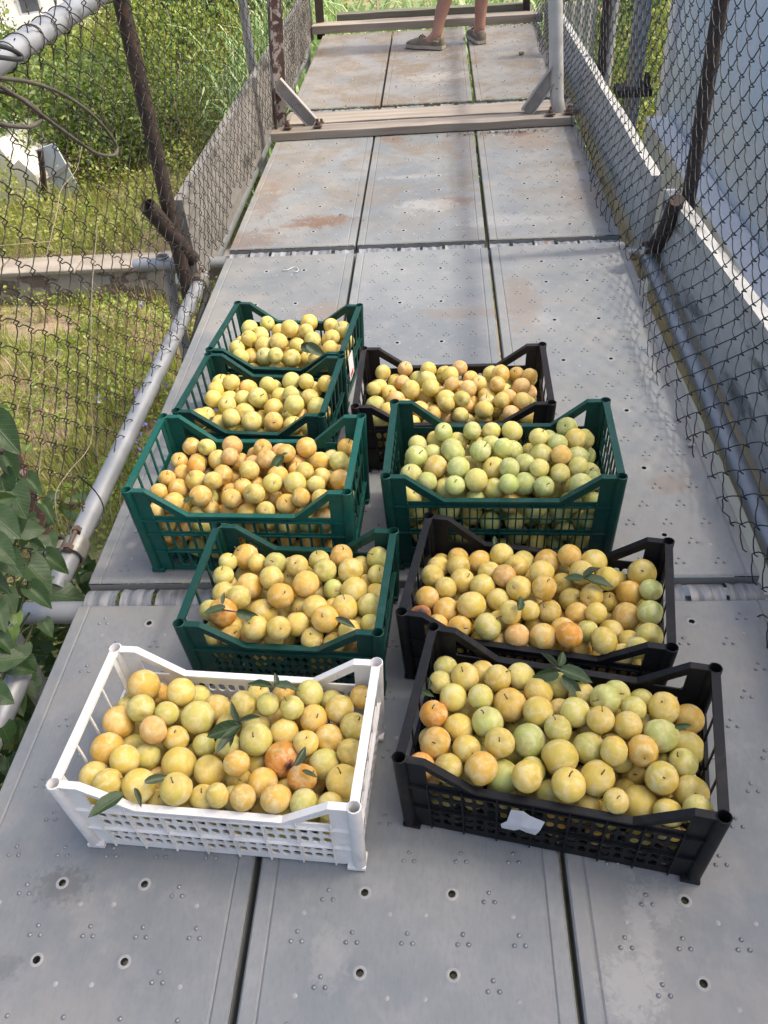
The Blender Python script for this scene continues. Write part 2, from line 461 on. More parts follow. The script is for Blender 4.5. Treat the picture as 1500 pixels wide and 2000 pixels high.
hole_rows = {0: [.38, .56, .76, .98, 1.155, 1.335, 1.50, 1.66]}
stud_cache = {}
for bay, (y0, y1) in enumerate(JOINT):
    L = y1 - y0
    for c in range(3):
        rr = random.Random(bay * 3 + c)
        if bay == 0:
            base_rows = [[onZ(124, 1725).y, onZ(70, 1875).y, onZ(270, 1218).y], [onZ(728, 1743).y, onZ(718, 1900).y, .93], [onZ(1377, 1760).y, onZ(1420, 1923).y, onZ(1353, 1215).y]][c]
            holes = sorted([h - y0 for h in base_rows] + [.12, .45])
        else:
            holes = []; h = .10 + .05 * rr.random()
            while h < L - .08:
                holes.append(h); h += .16 + .12 * rr.random()
        pl = link('deck_plank', plank_mesh(L, holes), bridge, ((c - 1) * PITCH + SHIFT[bay][c], y0, rr.uniform(-.0015, .0015)), (0, 0, rr.uniform(-.0015, .0015))); pl.scale = (1.007, 1, 1)
        tag(link('tread_studs', stud_mesh(L, holes), pl, (0, 0, 0)), kind='stuff')
        for end in (0, 1):
            if (bay == 0 and end == 0) or (bay == 3 and end == 1): continue
            for k in range(3):
                off = -.165 + k * .165 + (.083 if end == 0 else 0) - .041
                o = link('hook', hook_me, pl, (off + rr.uniform(-.004, .004), L + .002 if end else -.002, -.004 + rr.uniform(-.003, .003)), (0, 0, 0 if end else math.pi))
                o.scale = (1, 1.12, .80); o.location.z -= .001

def part_pipe(name, p0, p1, r, mat, parent, **kw):
    mb = MB(); mb.pipe(p0, p1, r, **kw); return mb.build(name, mat, parent, smooth=0.7)
for yy, xl, xr, dy in ((1.271, -.915, 1.05, 0.0), (3.085, -1.17, .98, .06), (4.905, -1.0, 1.0, 0.0)):
    part_pipe('transom_pipe', (xl, yy + dy, -.062), (xr, yy - dy * .3, -.062), .0265, PIPE, bridge)
part_pipe('ledger_pipe', (-.852, 2.99, -.048), (-.868, 1.335, -.055), .0265, PIPE, bridge)
part_pipe('ledger_pipe', (-.86, 1.10, -.06), (-.868, -.5, -.075), .0265, PIPE, bridge)
part_pipe('ledger_pipe', (.822, 3.02, -.03), (.826, -.4, -.05), .0265, PIPE, bridge)
part_pipe('ledger_pipe', (-.90, 6.9, -.13), (-.89, 3.3, -.13), .0265, PIPE, bridge)
part_pipe('ledger_pipe', (.90, 6.9, -.15), (.89, 3.2, -.15), .0265, PIPE, bridge)
part_pipe('stub_pipe', (-.955, 2.86, .285), (-.872, 2.97, .03), .030, RUSTY, bridge)
# legs of the scaffold down to the terrace
for x, y in ((-.94, 1.215), (-1.05, 3.15), (.97, 1.26), (.93, 3.10), (-.95, 4.92), (.95, 4.92), (-.90, 6.85), (.88, 6.85)):
    part_pipe('scaffold_leg', (x, y, -3.08), (x, y, -.03), .0255, PIPE, bridge)
def coupler(loc, ax, side):
    """swivel coupler: two half shells, bolt and nut"""
    mb = MB(); M = Matrix.Rotation(ax, 4, 'Z')
    R90 = Matrix.Rotation(math.pi / 2, 4, 'X')
    prof = [(.0275, -.024), (.034, -.026), (.0345, 0), (.034, .026), (.0275, .024)]
    mb.lathe(prof, 20, (0, 0, 0), M @ R90)
    ob = mb.build('coupler', CLAMPM, bridge, smooth=0.8, loc=loc)
    m2 = MB(); m2.lathe([(.0275, -.022), (.034, -.024), (.0345, 0), (.034, .024), (.0275, .022)], 20, (-.062 * side, .01, .004), M @ Matrix.Rotation(math.pi / 2, 4, 'Y'))
    m2.box((-.035 * side, .004, .015), (.05, .03, .012))
    link('shell', m2.mesh('shell', CLAMPM, smooth=0.8), ob)
    m3 = MB(); m3.tube([(.004 * side, -.032, .032), (.004 * side, .05, .036)], .006, 8)
    for yy in (-.030, .034):
        m3.tube([(.004 * side, yy, .032), (.004 * side, yy + .014, .033)], .0125, 6)
    link('bolt', m3.mesh('bolt', BOLTM), ob)
    return ob
coupler((-.862, 1.468, -.051), 0.0, 1)
coupler((-.854, 2.93, -.048), 0.1, 1)
coupler((.823, 2.97, -.03), 0.0, -1)

# sill beams across the deck at the portal and at the far end
def beam(name, x0, x1, yc, w, z0, h, mat, parent, tilt=0.0, seed=0):
    n_ = 14; mb = MB(); prev = None
    for i in range(n_ + 1):
        t = i / n_; x = x0 + (x1 - x0) * t
        o = .004 * noise.noise(Vector((x * 5, seed, 0))); o2 = .003 * noise.noise(Vector((x * 9, seed, 7)))
        yy = yc + tilt * (t - .5)
        ring = [(x, yy - w / 2 + o, z0), (x, yy + w / 2 + o2, z0), (x, yy + w / 2 + o2, z0 + h + o2), (x, yy - w / 2 + o, z0 + h + o)]
        b = len(mb.v); mb.v += ring
        if prev is not None:
            for k in range(4):
                mb.f.append([prev + k, prev + (k + 1) % 4, b + (k + 1) % 4, b + k]); mb.m.append(0)
        else: mb.f.append([b + 3, b + 2, b + 1, b]); mb.m.append(0)
        prev = b
    mb.f.append([prev, prev + 1, prev + 2, prev + 3]); mb.m.append(0)
    return mb.build(name, mat, parent, fix=True, bevel=.003)
beam('sill_beam', -.785, .735, 4.462, .115, .004, .038, TIMBER, bridge, .02, 1)
beam('sill_board', -.72, .76, 4.685, .17, .004, .022, TIMBER, bridge, .02, 2)
beam('sill_strip', -.74, .74, 4.565, .045, .004, .012, simple('grit', (0.14, 0.115, 0.09), (0.30, 0.26, 0.21), 40, 0.95, 0, 0.8, 60), bridge, .02, 3)
beam('end_board', -.83, .80, 6.775, .13, .004, .052, TIMBER, bridge, -.03, 4)
beam('end_board', -.66, .70, 6.895, .085, .02, .075, simple('mossy_timber', (0.10, 0.10, 0.065), (0.19, 0.175, 0.13), 14, 0.9, 0, 0.5, 60, stretch=(0.12, 2, 2)), bridge, -.03, 5)

def angle_post(name, p0, p1, w, t, mat, rot):
    """L section steel post between two points"""
    p0 = Vector(p0); p1 = Vector(p1); d = p1 - p0; L = d.length
    mb = MB(); prof = [(0, 0), (w, 0), (w, t), (t, t), (t, w), (0, w)]
    for z in (0, L):
        for x, y in prof: mb.v.append((x - w / 2, y - w / 2, z))
    for k in range(6):
        mb.f.append([k, (k + 1) % 6, 6 + (k + 1) % 6, 6 + k]); mb.m.append(0)
    mb.f.append([5, 4, 3, 2, 1, 0]); mb.f.append(list(range(6, 12))); mb.m += [0, 0]
    o = mb.build(name, mat, bridge, fix=True)
    o.rotation_mode = 'QUATERNION'
    o.rotation_quaternion = d.to_track_quat('Z', 'Y') @ Matrix.Rotation(rot, 3, 'Z').to_quaternion()
    o.location = p0
    return o
angle_post('portal_post', (-.742, 4.50, .04), (-.56, 4.50, 1.95), .07, .007, BROWNP, math.radians(200))
mb = MB(); mb.tube([(.672, 4.52, .03), (.655, 4.52, .10), (.49, 4.52, 1.95)], .034, 24)
mb.build('portal_post', WHITEP, bridge, smooth=0.8)
def channel(name, p0, p1, w, d, mat):
    p0 = Vector(p0); p1 = Vector(p1); ax = (p1 - p0).normalized(); nrm = Vector((0, 1, 0)); side = ax.cross(nrm).normalized()
    t = .006; prof = [(-w / 2, d), (-w / 2, 0), (-w / 2 + t, 0), (-w / 2 + t, d - t), (w / 2 - t, d - t), (w / 2 - t, 0), (w / 2, 0), (w / 2, d)]
    mb = MB()
    for p in (p0, p1):
        for a, b in prof: mb.v.append(tuple(p + side * a + nrm * b))
    for k in range(8):
        mb.f.append([k, (k + 1) % 8, 8 + (k + 1) % 8, 8 + k]); mb.m.append(0)
    mb.f.append(list(range(7, -1, -1))); mb.f.append(list(range(8, 16))); mb.m += [0, 0]
    return mb.build(name, mat, bridge, fix=True)
channel('knee_brace', (-.575, 4.49, .045), (-.738, 4.49, .248), .062, .035, BRACEM)
channel('knee_brace', (.642, 4.49, .238), (.505, 4.49, .045), .062, .035, BRACEM)
for x, y, z in ((-.545, 4.45, .05), (-.54, 4.56, .018), (.62, 4.45, .05), (-.70, 4.45, .05), (.71, 4.46, .05)):
    mb = MB(); mb.box((0, 0, .004), (.04, .045, .006)); mb.tube([(0, 0, .006), (0, 0, .02)], .014, 6); mb.tube([(0, 0, .02), (0, 0, .036)], .007, 8)
    mb.build('anchor_bolt', BOLTM, bridge, loc=(x, y, z))
# dark posts at the far end of the deck
angle_post('end_post', (-.79, 6.86, -.05), (-.74, 6.86, 1.6), .06, .007, RUSTY, 0.3)
angle_post('end_post', (.72, 6.84, -.05), (.64, 6.84, 1.6), .06, .007, RUSTY, 0.8)

# ------------------------------------------------------------------ toe boards (each its own thing)
def board(label, name, path, h0, h1, t, x_sign):
    """path: list of (X, Y, zbottom, ztop)"""
    mb = MB(); prev = None; fine = []
    for (a, b) in zip(path[:-1], path[1:]):
        for i in range(16): fine.append([a[k] + (b[k] - a[k]) * i / 16 for k in range(4)])
    fine.append(list(path[-1]))
    for X, Y, zb, zt in fine:
        o = .006 * noise.noise(Vector((Y * 3.1, X * 9, 0))); o2 = .004 * noise.noise(Vector((Y * 11, X * 5, 3)))
        rows = [(X - t / 2, zb + o2), (X - t / 2 + o * .5, (zb + zt) / 2), (X - t / 2 + o * .3, zt + o2), (X + t / 2 + o * .3, zt + o + o2), (X + t / 2, (zb + zt) / 2), (X + t / 2, zb + o2)]
        b = len(mb.v); mb.v += [(x, Y, z) for x, z in rows]
        if prev is not None:
            for k in range(6): mb.f.append([prev + k, prev + (k + 1) % 6, b + (k + 1) % 6, b + k]); mb.m.append(0)
        else: mb.f.append([b + 5 - k for k in range(6)]); mb.m.append(0)
        prev = b
    mb.f.append([prev + k for k in range(6)]); mb.m.append(0)
    o = mb.build(name, TOEL if x_sign < 0 else TOEM, None, fix=True, smooth=0.6)
    return tag(o, label, 'board', 'toe boards along the bridge')
board('long grey timber toe board along the left edge of the bridge, behind rusty mesh', 'toe_board', [(-.872, 2.95, -.07, .265), (-.868, 3.25, -.07, .272), (-.86, 5.6, -.05, .27), (-.86, 6.9, -.05, .27)], 0, 0, .034, -1)
board('far grey toe board on the right edge, ending by the dark leaning brace', 'toe_board', [(.848, 6.9, -.12, .145), (.845, 5.0, -.14, .19), (.838, 3.06, -.16, .235)], 0, 0, .036, 1)
board('near toe board on the right with pale worn top edge beside blue wall', 'toe_board', [(.882, 3.02, -.24, .20), (.892, 2.0, -.20, .262), (.90, .1, -.14, .36)], 0, 0, .040, 1)

# ------------------------------------------------------------------ chain link fences
def chain_link(name, xfun, y0, y1, zb, zt, c, h, r, mat, parent, seed, wob):
    Vs = []; Fs = []; base = 0; seg = 5
    nw = int((y1 - y0) / c)
    for i in range(nw):
        yl = y0 + i * c
        zlo = zb(yl); zhi = zt(yl)
        k0 = int(math.floor(zlo / h)); k1 = int(math.ceil(zhi / h))
        pts = []
        for k in range(k0, k1 + 1):
            right = (k + i) % 2
            e = yl + (c * 1.07 if right else -c * .07)
            z = k * h
            d = .0050 if right else -.0050
            pts.append((e, z - h * .10, -d)); pts.append((e + (.0012 if right else -.0012), z, 0)); pts.append((e, z + h * .10, d))
            if k < k1:
                g = 1 if right else -1
                for tt, bow in ((.28, .10), (.5, .13), (.72, .10)):
                    e2 = e + (yl + (c * -.07 if right else c * 1.07) - e) * tt
                    pts.append((e2 + c * bow, z + h * (tt + .06 * g), d * (.9 if tt < .6 else .5)))
        P = np.array(pts)
        Q = np.zeros_like(P)
        for j, (yy, zz, nn) in enumerate(P):
            n1 = noise.noise(Vector((yy * 2.1 + seed, zz * 2.3, 1.7))); n2 = noise.noise(Vector((yy * 2.4, zz * 2.1 + seed, 9.2)))
            n3 = noise.noise(Vector((yy * 13.0 + seed, zz * 13.0, 3.1))); n4 = noise.noise(Vector((yy * 13.0, zz * 13.0 + seed, 5.1)))
            y2 = yy + wob * n1 + .006 * n3; z2 = zz + wob * .8 * n2 + .006 * n4
            Q[j] = (xfun(y2, z2) + nn + .012 * n2 + .003 * n4, y2, z2)
        T = np.gradient(Q, axis=0); T /= np.linalg.norm(T, axis=1)[:, None] + 1e-9
        A = np.cross(T, np.array([1.0, 0, 0])); A /= np.linalg.norm(A, axis=1)[:, None] + 1e-9
        B = np.cross(T, A); m = len(Q)
        for s_ in range(seg):
            a = 2 * math.pi * s_ / seg
            Vs.append(Q + r * (math.cos(a) * A + math.sin(a) * B))
        for s_ in range(seg):
            s2 = (s_ + 1) % seg
            j = np.arange(m - 1)
            Fs.append(np.stack([base + s_ * m + j, base + s2 * m + j, base + s2 * m + j + 1, base + s_ * m + j + 1], 1))
        base += seg * m
    me = fast_mesh(name, np.concatenate(Vs), np.concatenate(Fs), mat, True)
    return link(name, me, parent)
fl = thing('chain_link_fence', 'rusty sagging chain link fence along the left side of the bridge', 'fence', (-.84, 3.0, 0))
inv = Vector((.84, -3.0, 0))
def fl_x(y, z):
    y += 3.0
    return -.826 - .012 * math.sin(y * 2.0) - .04 * max(0.0, min(1.0, (2.8 - y) / .6)) + .84
def fl_zb(y): 
    y += 3.0
    if y > 2.95: return .02 + .03 * math.sin(y * 9)
    if y > 2.5: return -.16 + .25 * (2.95 - y) * .3
    if y > 1.9: return -.12 + .20 * (2.5 - y)
    return .02 + .10 * (1.9 - y) + .06 * math.sin(y * 23)
w = chain_link('wire_mesh', fl_x, 1.15 - 3, 6.85 - 3, fl_zb, lambda y: .95, .046, .043, .0015, WIRE_L, fl, 1.0, .05)
def fpart(name, p0, p1, r, mat, parent, off, hollow=True, seg=18):
    mb = MB(); a = Vector(p0) + off; b = Vector(p1) + off
    if hollow: mb.pipe(a, b, r, seg=seg)
    else: mb.tube([a, b], r, seg)
    return mb.build(name, mat, parent, smooth=0.8)
fpart('top_rail', (-.878, -.3, .945), (-.872, 6.9, .955), .0275, PIPE, fl, inv)
fpart('fence_post', (-.905, 2.925, -.12), (-.905, 2.945, 1.0), .026, RUSTY, fl, inv)
fpart('fence_post', (-.955, 1.50, -.30), (-.93, 1.515, 1.0), .026, BROWNP, fl, inv)
fpart('fence_post', (-.93, 4.90, -.2), (-.925, 4.90, 1.0), .024, PIPE, fl, inv)
for px, py in ((25, 100), (52, 85), (82, 78), (108, 62), (140, 50), (195, 20), (228, 8)):
    p = onX(px, py, -.85) + inv; c_ = p.y + 3.0
    mb = MB(); ring = [(-.875 + .84 + .031 * math.cos(a), p.y + .012 * math.sin(a * 2) * .6, .948 + .031 * math.sin(a)) for a in np.linspace(0, 6.6, 22)]
    mb.tube(ring, .0016, 5)
    mb.tube([(-.845 + .84, p.y, .955), (-.835 + .84, p.y + .015, .93), (-.84 + .84, p.y + .01, .90)], .0015, 5)
    mb.build('tie_wire', WIRE_L, fl, smooth=3.2)

fr = thing('chain_link_fence', 'dark teal chain link fence along the right side, its ragged hem on the deck', 'fence', (.85, 3.0, 0))
inv2 = Vector((-.85, -3.0, 0))
def fr_x(y, z):
    t = min(1.0, max(0.0, z / .30)); t = t * t * (3 - 2 * t)
    near = max(0.0, min(1.0, (y + 3 - 1.0) / 3.0))
    lo = .72 + .018 * math.sin((y + 3) * 5.1) - (.03 if 1.5 < y + 3 < 2.4 else 0.0) * .5
    return lo + (.812 - lo) * t + .004 * math.sin((y + 3) * 3) - .85
def fr_zb(y):
    return .030 + .030 * math.sin(y * 17) + .022 * math.sin(y * 41)
chain_link('wire_mesh', fr_x, .75 - 3, 6.85 - 3, fr_zb, lambda y: 1.02, .044, .040, .0016, WIRE_R, fr, 4.0, .05)
fpart('fence_post', (.955, 3.00, -.5), (.925, 2.97, 1.06), .0245, RUSTY, fr, inv2)
fpart('fence_post', (.93, 1.28, -.1), (.925, 1.28, 1.06), .0245, RUSTY, fr, inv2)
fpart('fence_post', (.93, 4.92, -.1), (.925, 4.92, 1.06), .0245, RUSTY, fr, inv2)
fpart('top_rail', (.89, -.3, 1.03), (.885, 6.9, 1.03), .0265, PIPE, fr, inv2)
mb = MB(); mb.tube([Vector((.856, 3.075, -.10)) + inv2, Vector((.853, 2.86, .13)) + inv2, Vector((.850, 2.80, .245)) + inv2], [.035, .032, .026], 14)
mb.build('leaning_brace', RUSTY, fr, smooth=0.8)

# ------------------------------------------------------------------ white house beside the bridge on the right
WALLP = simple('blue_white_render', (0.60, 0.69, 0.79), (0.68, 0.75, 0.83), 1.6, 0.7, 0, 0.12, 40, (0.50, 0.57, 0.64), 2.2, (.5, .8), stretch=(1, 1.6, .25))
TRIMP = simple('white_corner_render', (0.70, 0.70, 0.72), (0.77, 0.77, 0.78), 4, 0.7, 0, 0.12, 60)
house = thing('house', 'blue white rendered house wall standing close beyond the right hand fence', 'house', (1.62, 2.0, -3.08))
def hbox(name, x0, x1, y0, y1, z0, z1, mat, parent, bev=.01):
    mb = MB(); mb.box(((x0 + x1) / 2 - 1.62, (y0 + y1) / 2 - 2.0, (z0 + z1) / 2 + 3.08), (x1 - x0, y1 - y0, z1 - z0))
    return mb.build(name, mat, parent, bevel=bev)
hbox('wall', 1.62, 6.5, -6.0, 6.20, -3.08, 1.05, WALLP, house)
hbox('corner_trim', 1.585, 1.86, 6.203, 6.36, -3.08, 1.05, TRIMP, house)
hbox('plinth', 1.46, 1.617, -6.0, 6.08, -3.08, -.47, TRIMP, house, .015)
hbox('roof_slab', 1.56, 6.6, -6.1, 6.3, 1.053, 1.13, simple('roof_concrete', (0.35, 0.34, 0.32), (0.45, 0.43, 0.40), 5, 0.9), house)

# grey steel posts and corrugated sheet beyond the right toe board
def pillar(label, x, y, r, z0, z1, collar):
    t = thing('steel_post', label, 'post', (x, y, z0), 0, 'grey steel posts right of the bridge')
    mb = MB(); mb.lathe([(r, 0), (r, z1 - z0)], 20); mb.f.append(list(range(20, 40))); mb.m.append(0); mb.build('shaft', PIPE, t, smooth=0.8)
    if collar is not None:
        mb = MB(); mb.box((0, 0, collar - z0), (r * 4.2, r * 3.2, .045)); mb.box((r * 1.6, 0, collar - z0 + .05), (.02, r * 2, .08)); mb.build('collar', RUSTY, t, bevel=.004)
    mb = MB(); mb.box((0, 0, .01), (.2, .2, .02)); mb.build('base_plate', PIPE, t)
    return t
p = onX(1245, 100, 1.30); pillar('thick grey steel post with dark collar beyond the right toe board', 1.30, p.y, .052, -2.72, 1.2, onX(1235, 175, 1.30).z)
p = onX(1193, 60, 1.42); pillar('slim grey steel post farther off, left of the thick collared post', 1.42, p.y, .042, -2.72, 1.2, None)
XR = onY(1166, 20, 10.6).x
cs = thing('corrugated_sheet', 'pale corrugated metal fence sheet behind the far right toe board', 'metal sheet', (XR - .45, 10.6, -2.7))
mb = MB(); n_ = 96; t_ = .002
for k in (0, 1):
    for i in range(n_ + 1):
        x = -.45 + .90 * i / n_; yv = .018 * math.sin(i * 2 * math.pi / 10) + k * .003
        mb.v += [(x, yv, 0), (x, yv, 2.1)]
for k in (0, 1):
    b = k * 2 * (n_ + 1)
    for i in range(n_):
        mb.f.append([b + 2 * i, b + 2 * i + 2, b + 2 * i + 3, b + 2 * i + 1]); mb.m.append(0)
mb.build('sheet', simple('pale_zinc_sheet', (0.42, 0.40, 0.37), (0.55, 0.53, 0.50), 3, 0.6, 0.2), cs, smooth=0.9)
mb = MB(); mb.box((0, -.05, 1.0), (.9, .05, .07)); mb.build('rail', TRIMP, cs)

# ------------------------------------------------------------------ retaining wall on the terrace, left
def wallmat():
    n = NT('flaking_render_over_stone'); g = n.n('ShaderNodeNewGeometry'); P = g.outputs['Position']
    a = n.noise(n.stretch(P, (1, 1, 1.6)), 2.4, 7.0, 0.62, 0.3); b = n.noise(P, 14.0, 6.0, 0.65)
    c = n.mix(n.ramp(a, 0.47, 0.52), (0.15, 0.11, 0.085), (0.32, 0.285, 0.245))
    c = n.mix(n.math('MULTIPLY', n.ramp(b, 0.45, 0.7), 0.5), c, (0.27, 0.21, 0.16))
    n.l(c, n.b.inputs['Base Color']); n.b.inputs['Roughness'].default_value = 0.92
    n.bump(n.math('ADD', n.ramp(a, 0.47, 0.52), n.math('MULTIPLY', b, 0.5)), 0.6, 0.03)
    return n.mat
rw = thing('retaining_wall', 'low retaining wall of flaking render below the bridge on the left', 'wall', (-5.5, 8.75, -3.05))
mb = MB(); prev = None
for i in range(61):
    x = -5.0 + 8.2 * i / 60
    o = .03 * noise.noise(Vector((x * 1.7, 0, 0))) + .015 * noise.noise(Vector((x * 6, 2, 0)))
    ring = [(x, -.02 + o, -.3), (x, .0 + o, .2), (x, .02 + o * .6, .40 + o * .4), (x, .30, .40), (x, .32, -.3)]
    b = len(mb.v); mb.v += ring
    if prev is not None:
        for k in range(4): mb.f.append([prev + k, b + k, b + k + 1, prev + k + 1]); mb.m.append(0)
    else: mb.f.append([b + k for k in range(5)]); mb.m.append(0)
    prev = b
mb.f.append([prev + 4 - k for k in range(5)]); mb.m.append(0)
mb.build('wall_body', wallmat(), rw, fix=True, smooth=0.7)
mb = MB()
for i in range(9):
    x0 = -5.0 + i * .92; mb = MB(); mb.box((x0 + .45, .16, .425 + .006 * (i % 3)), (.90, .40, .05), Matrix.Rotation(.01 * (i % 3 - 1), 3, 'Y'))
    mb.build('coping_slab', simple('cream_coping', (0.24, 0.205, 0.165), (0.33, 0.285, 0.235), 6, 0.9, 0, 0.4, 40) if i == 0 else bpy.data.materials['cream_coping'], rw, bevel=.012)  # plain cream base colour shared by all slabs

# pale hut at the left edge, with a leaning grey panel beside it
hut = thing('hut', 'small pale plastered hut among the bushes at the left edge', 'hut', (-6.0, 11.3, -2.75))
mb = MB(); out = [(-.75, 0), (.66, 0), (.66, .40), (.50, .62), (.40, .55), (.30, .78), (-.75, .80)]
for y in (-.15, 1.1): mb.v += [(x, y, z) for x, z in out]
n_ = len(out)
for k in range(n_): mb.f.append([k, (k + 1) % n_, n_ + (k + 1) % n_, n_ + k]); mb.m.append(0)
mb.f.append(list(range(n_))); mb.f.append(list(range(2 * n_ - 1, n_ - 1, -1))); mb.m += [0, 0]
mb.build('wall', simple('cream_plaster', (0.66, 0.61, 0.53), (0.74, 0.69, 0.61), 3, 0.85, 0, 0.2, 30), hut, fix=True, bevel=.012)
mb = MB(); mb.box((.78, -.22, .36), (.06, .06, .78), Matrix.Rotation(.22, 3, 'Y')); mb.build('door_post', RUSTY, hut)
pn = thing('leaning_panel', 'pale grey sheet panel leaning between the hut and the bushes', 'panel', (-5.02, 11.2, -2.75))
mb = MB(); mb.box((0, 0, .38), (.30, .03, .76), Matrix.Rotation(-.25, 3, 'Y')); mb.build('sheet', simple('pale_grey_sheet', (0.42, 0.46, 0.50), (0.52, 0.55, 0.58), 4, 0.7), pn, bevel=.004)
mb = MB(); mb.box((.0, -.035, .42), (.42, .025, .05), Matrix.Rotation(-.5, 3, 'Y')); mb.build('batten', BRACEM, pn)

# ------------------------------------------------------------------ terraced house in the top left corner, down the slope
GZ = -5.25
th = thing('terraced_house', 'white terraced house with balcony railings in the far top left corner', 'house', (-14.6, 31.0, GZ), math.radians(32))
WH = simple('white_house_render', (0.70, 0.68, 0.63), (0.78, 0.76, 0.71), 1.2, 0.85)
def tbox(name, c, d, mat, parent, bev=.02):
    mb = MB(); mb.box(c, d); return mb.build(name, mat, parent, bevel=bev)
tbox('wall', (0, 2.0, -.6), (9, 4, 6.2), WH, th)
tbox('balcony_slab', (0, -.7, 1.15), (9.4, 1.6, .22), WH, th)
tbox('roof', (0, 2.0, 2.62), (9.8, 4.8, .20), simple('terrace_tiles', (0.30, 0.22, 0.18), (0.40, 0.30, 0.25), 3, 0.9), th)
tbox('penthouse', (-1.5, 2.6, 3.4), (4.5, 2.6, 1.4), WH, th)
tbox('parapet', (2.2, -1.45, 1.42), (4.2, .12, .32), WH, th)
for x in (-3.6, -2.0, -.4, 1.2, 2.8, 4.0):
    f_ = tbox('window', (x, -.03, 1.85), (.75, .08, .95), simple('window_frame', (0.45, 0.44, 0.42), (0.5, 0.5, 0.48), 3, 0.6) if x == -3.6 else bpy.data.materials['window_frame'], th)
    link('pane', (lambda m: m.mesh('pane', simple('window_glass', (0.05, 0.06, 0.07), (0.08, 0.09, 0.10), 2, 0.1) if x == -3.6 else bpy.data.materials['window_glass']))((lambda m: (m.box((x, -.08, 1.85), (.60, .02, .80)), m)[1])(MB())), f_)
for i in range(11):
    x = -4.5 + i * .9
    mb = MB(); mb.tube([(x, -1.42, 1.25), (x, -1.42, 2.15)], .025, 6); mb.build('railing_post', RUSTY, th)
mb = MB(); mb.tube([(-4.6, -1.42, 2.15), (4.6, -1.42, 2.15)], .03, 6); mb.build('handrail', RUSTY, th)
tbox('awning', (4.0, -.9, 2.05), (.8, .8, .10), simple('brick_red_awning', (0.17, 0.085, 0.06), (0.22, 0.12, 0.09), 4, 0.8), th)
ln = thing('laundry_line', 'row of small hanging cloths by the terraced house railing', 'laundry', (-11.6, 27.0, GZ + .1))
mb = MB(); mb.tube([(-1.4, 0, 1.5), (1.4, 0, 1.55)], .012, 6); mb.tube([(-1.4, 0, -1.6), (-1.4, 0, 1.6)], .03, 6); mb.tube([(1.4, 0, -1.6), (1.4, 0, 1.6)], .03, 6); mb.build('line', RUSTY, ln)
for i, c in enumerate([(0.20, 0.27, 0.42), (0.6, 0.6, 0.6), (0.25, 0.32, 0.45), (0.55, 0.56, 0.58)]):
    mb = MB(); n_ = 7
    for j in range(5):
        for k in range(n_): mb.v.append((-.9 + i * .55 + .42 * k / (n_ - 1), .03 * math.sin(k * 1.7 + j * .4), 1.5 - .55 * j / 4))
    for j in range(4):
        for k in range(n_ - 1): mb.f.append([j * n_ + k, j * n_ + k + 1, (j + 1) * n_ + k + 1, (j + 1) * n_ + k]); mb.m.append(0)
    mb.build('cloth', simple('cloth_%d' % i, c, tuple(v * .85 for v in c), 6, 0.9), ln, smooth=3.2)

# ------------------------------------------------------------------ vegetation
LEAF_A = leafmat('bramble_leaf', (0.15, 0.225, 0.032), (0.30, 0.37, 0.06), (0.42, 0.43, 0.10), trans=.45)
LEAF_B = leafmat('olive_green_leaf', (0.085, 0.145, 0.028), (0.19, 0.255, 0.05), (0.31, 0.34, 0.08), trans=.45)
LEAF_C = leafmat('dark_shrub_leaf', (0.075, 0.135, 0.030), (0.18, 0.25, 0.055), (0.32, 0.37, 0.09), trans=.45)
LEAF_Y = leafmat('yellow_green_weed', (0.22, 0.285, 0.045), (0.37, 0.40, 0.08), (0.42, 0.36, 0.13), trans=.45)
LEAF_D = leafmat('dry_straw', (0.33, 0.25, 0.13), (0.46, 0.36, 0.20), (0.20, 0.20, 0.06), trans=.2)
LEAF_R = leafmat('cane_leaf', (0.15, 0.26, 0.075), (0.29, 0.41, 0.14), (0.50, 0.57, 0.30), trans=.4)
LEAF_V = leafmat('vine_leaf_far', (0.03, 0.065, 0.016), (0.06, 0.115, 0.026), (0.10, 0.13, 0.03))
BARK = simple('shrub_bark', (0.10, 0.075, 0.05), (0.18, 0.14, 0.10), 10, 0.9)
def leaves(rg, C, size, asp=0.55, up=0.35, nrm_bias=None):
    """C (N,3) centres -> folded rhombic leaves, two triangles a side"""
    N = len(C); d = rg.normal(size=(N, 3)); d[:, 2] += up * 0.2
    if nrm_bias is not None: d += nrm_bias
    d /= np.linalg.norm(d, axis=1)[:, None]
    n_ = rg.normal(size=(N, 3)); n_[:, 2] += up * 2.2
    n_ -= d * np.sum(n_ * d, 1)[:, None]; n_ /= np.linalg.norm(n_, axis=1)[:, None] + 1e-9
    s = np.cross(d, n_); L = size * rg.uniform(.6, 1.3, N)[:, None]
    a = C - d * L / 2; b = C + d * L / 2; w = s * L * asp / 2
    c1 = C + w + n_ * L * .10 - d * L * .08; c2 = C - w + n_ * L * .10 - d * L * .08
    V = np.stack([a, c1, b, c2], 1).reshape(-1, 3); i = np.arange(N)[:, None] * 4
    Fq = np.concatenate([i + np.array([[0, 1, 2]]), i + np.array([[0, 2, 3]])], 0)
    return V, Fq
def crown_mesh(name, seed, n, R, size, mat, asp=.55, clumps=60, spread=.22, holes=.0):
    rg = np.random.default_rng(seed)
    u = rg.normal(size=(clumps, 3)); u /= np.linalg.norm(u, axis=1)[:, None]
    rad = rg.uniform(.35, 1.0, clumps) ** .6
    cc = u * rad[:, None] * np.array(R) * (1 + .25 * rg.normal(size=(clumps, 1)) * .6)
    cc[:, 2] = np.where(cc[:, 2] < -R[2] * .75, -R[2] * .5, cc[:, 2])
    k = rg.integers(0, clumps, n)
    sp = spread * np.mean(R) * rg.uniform(.6, 1.4, clumps)[k][:, None]
    P = cc[k] + rg.normal(size=(n, 3)) * sp
    V, Fq = leaves(rg, P, size, asp)
    return fast_mesh(name, V, Fq, mat)
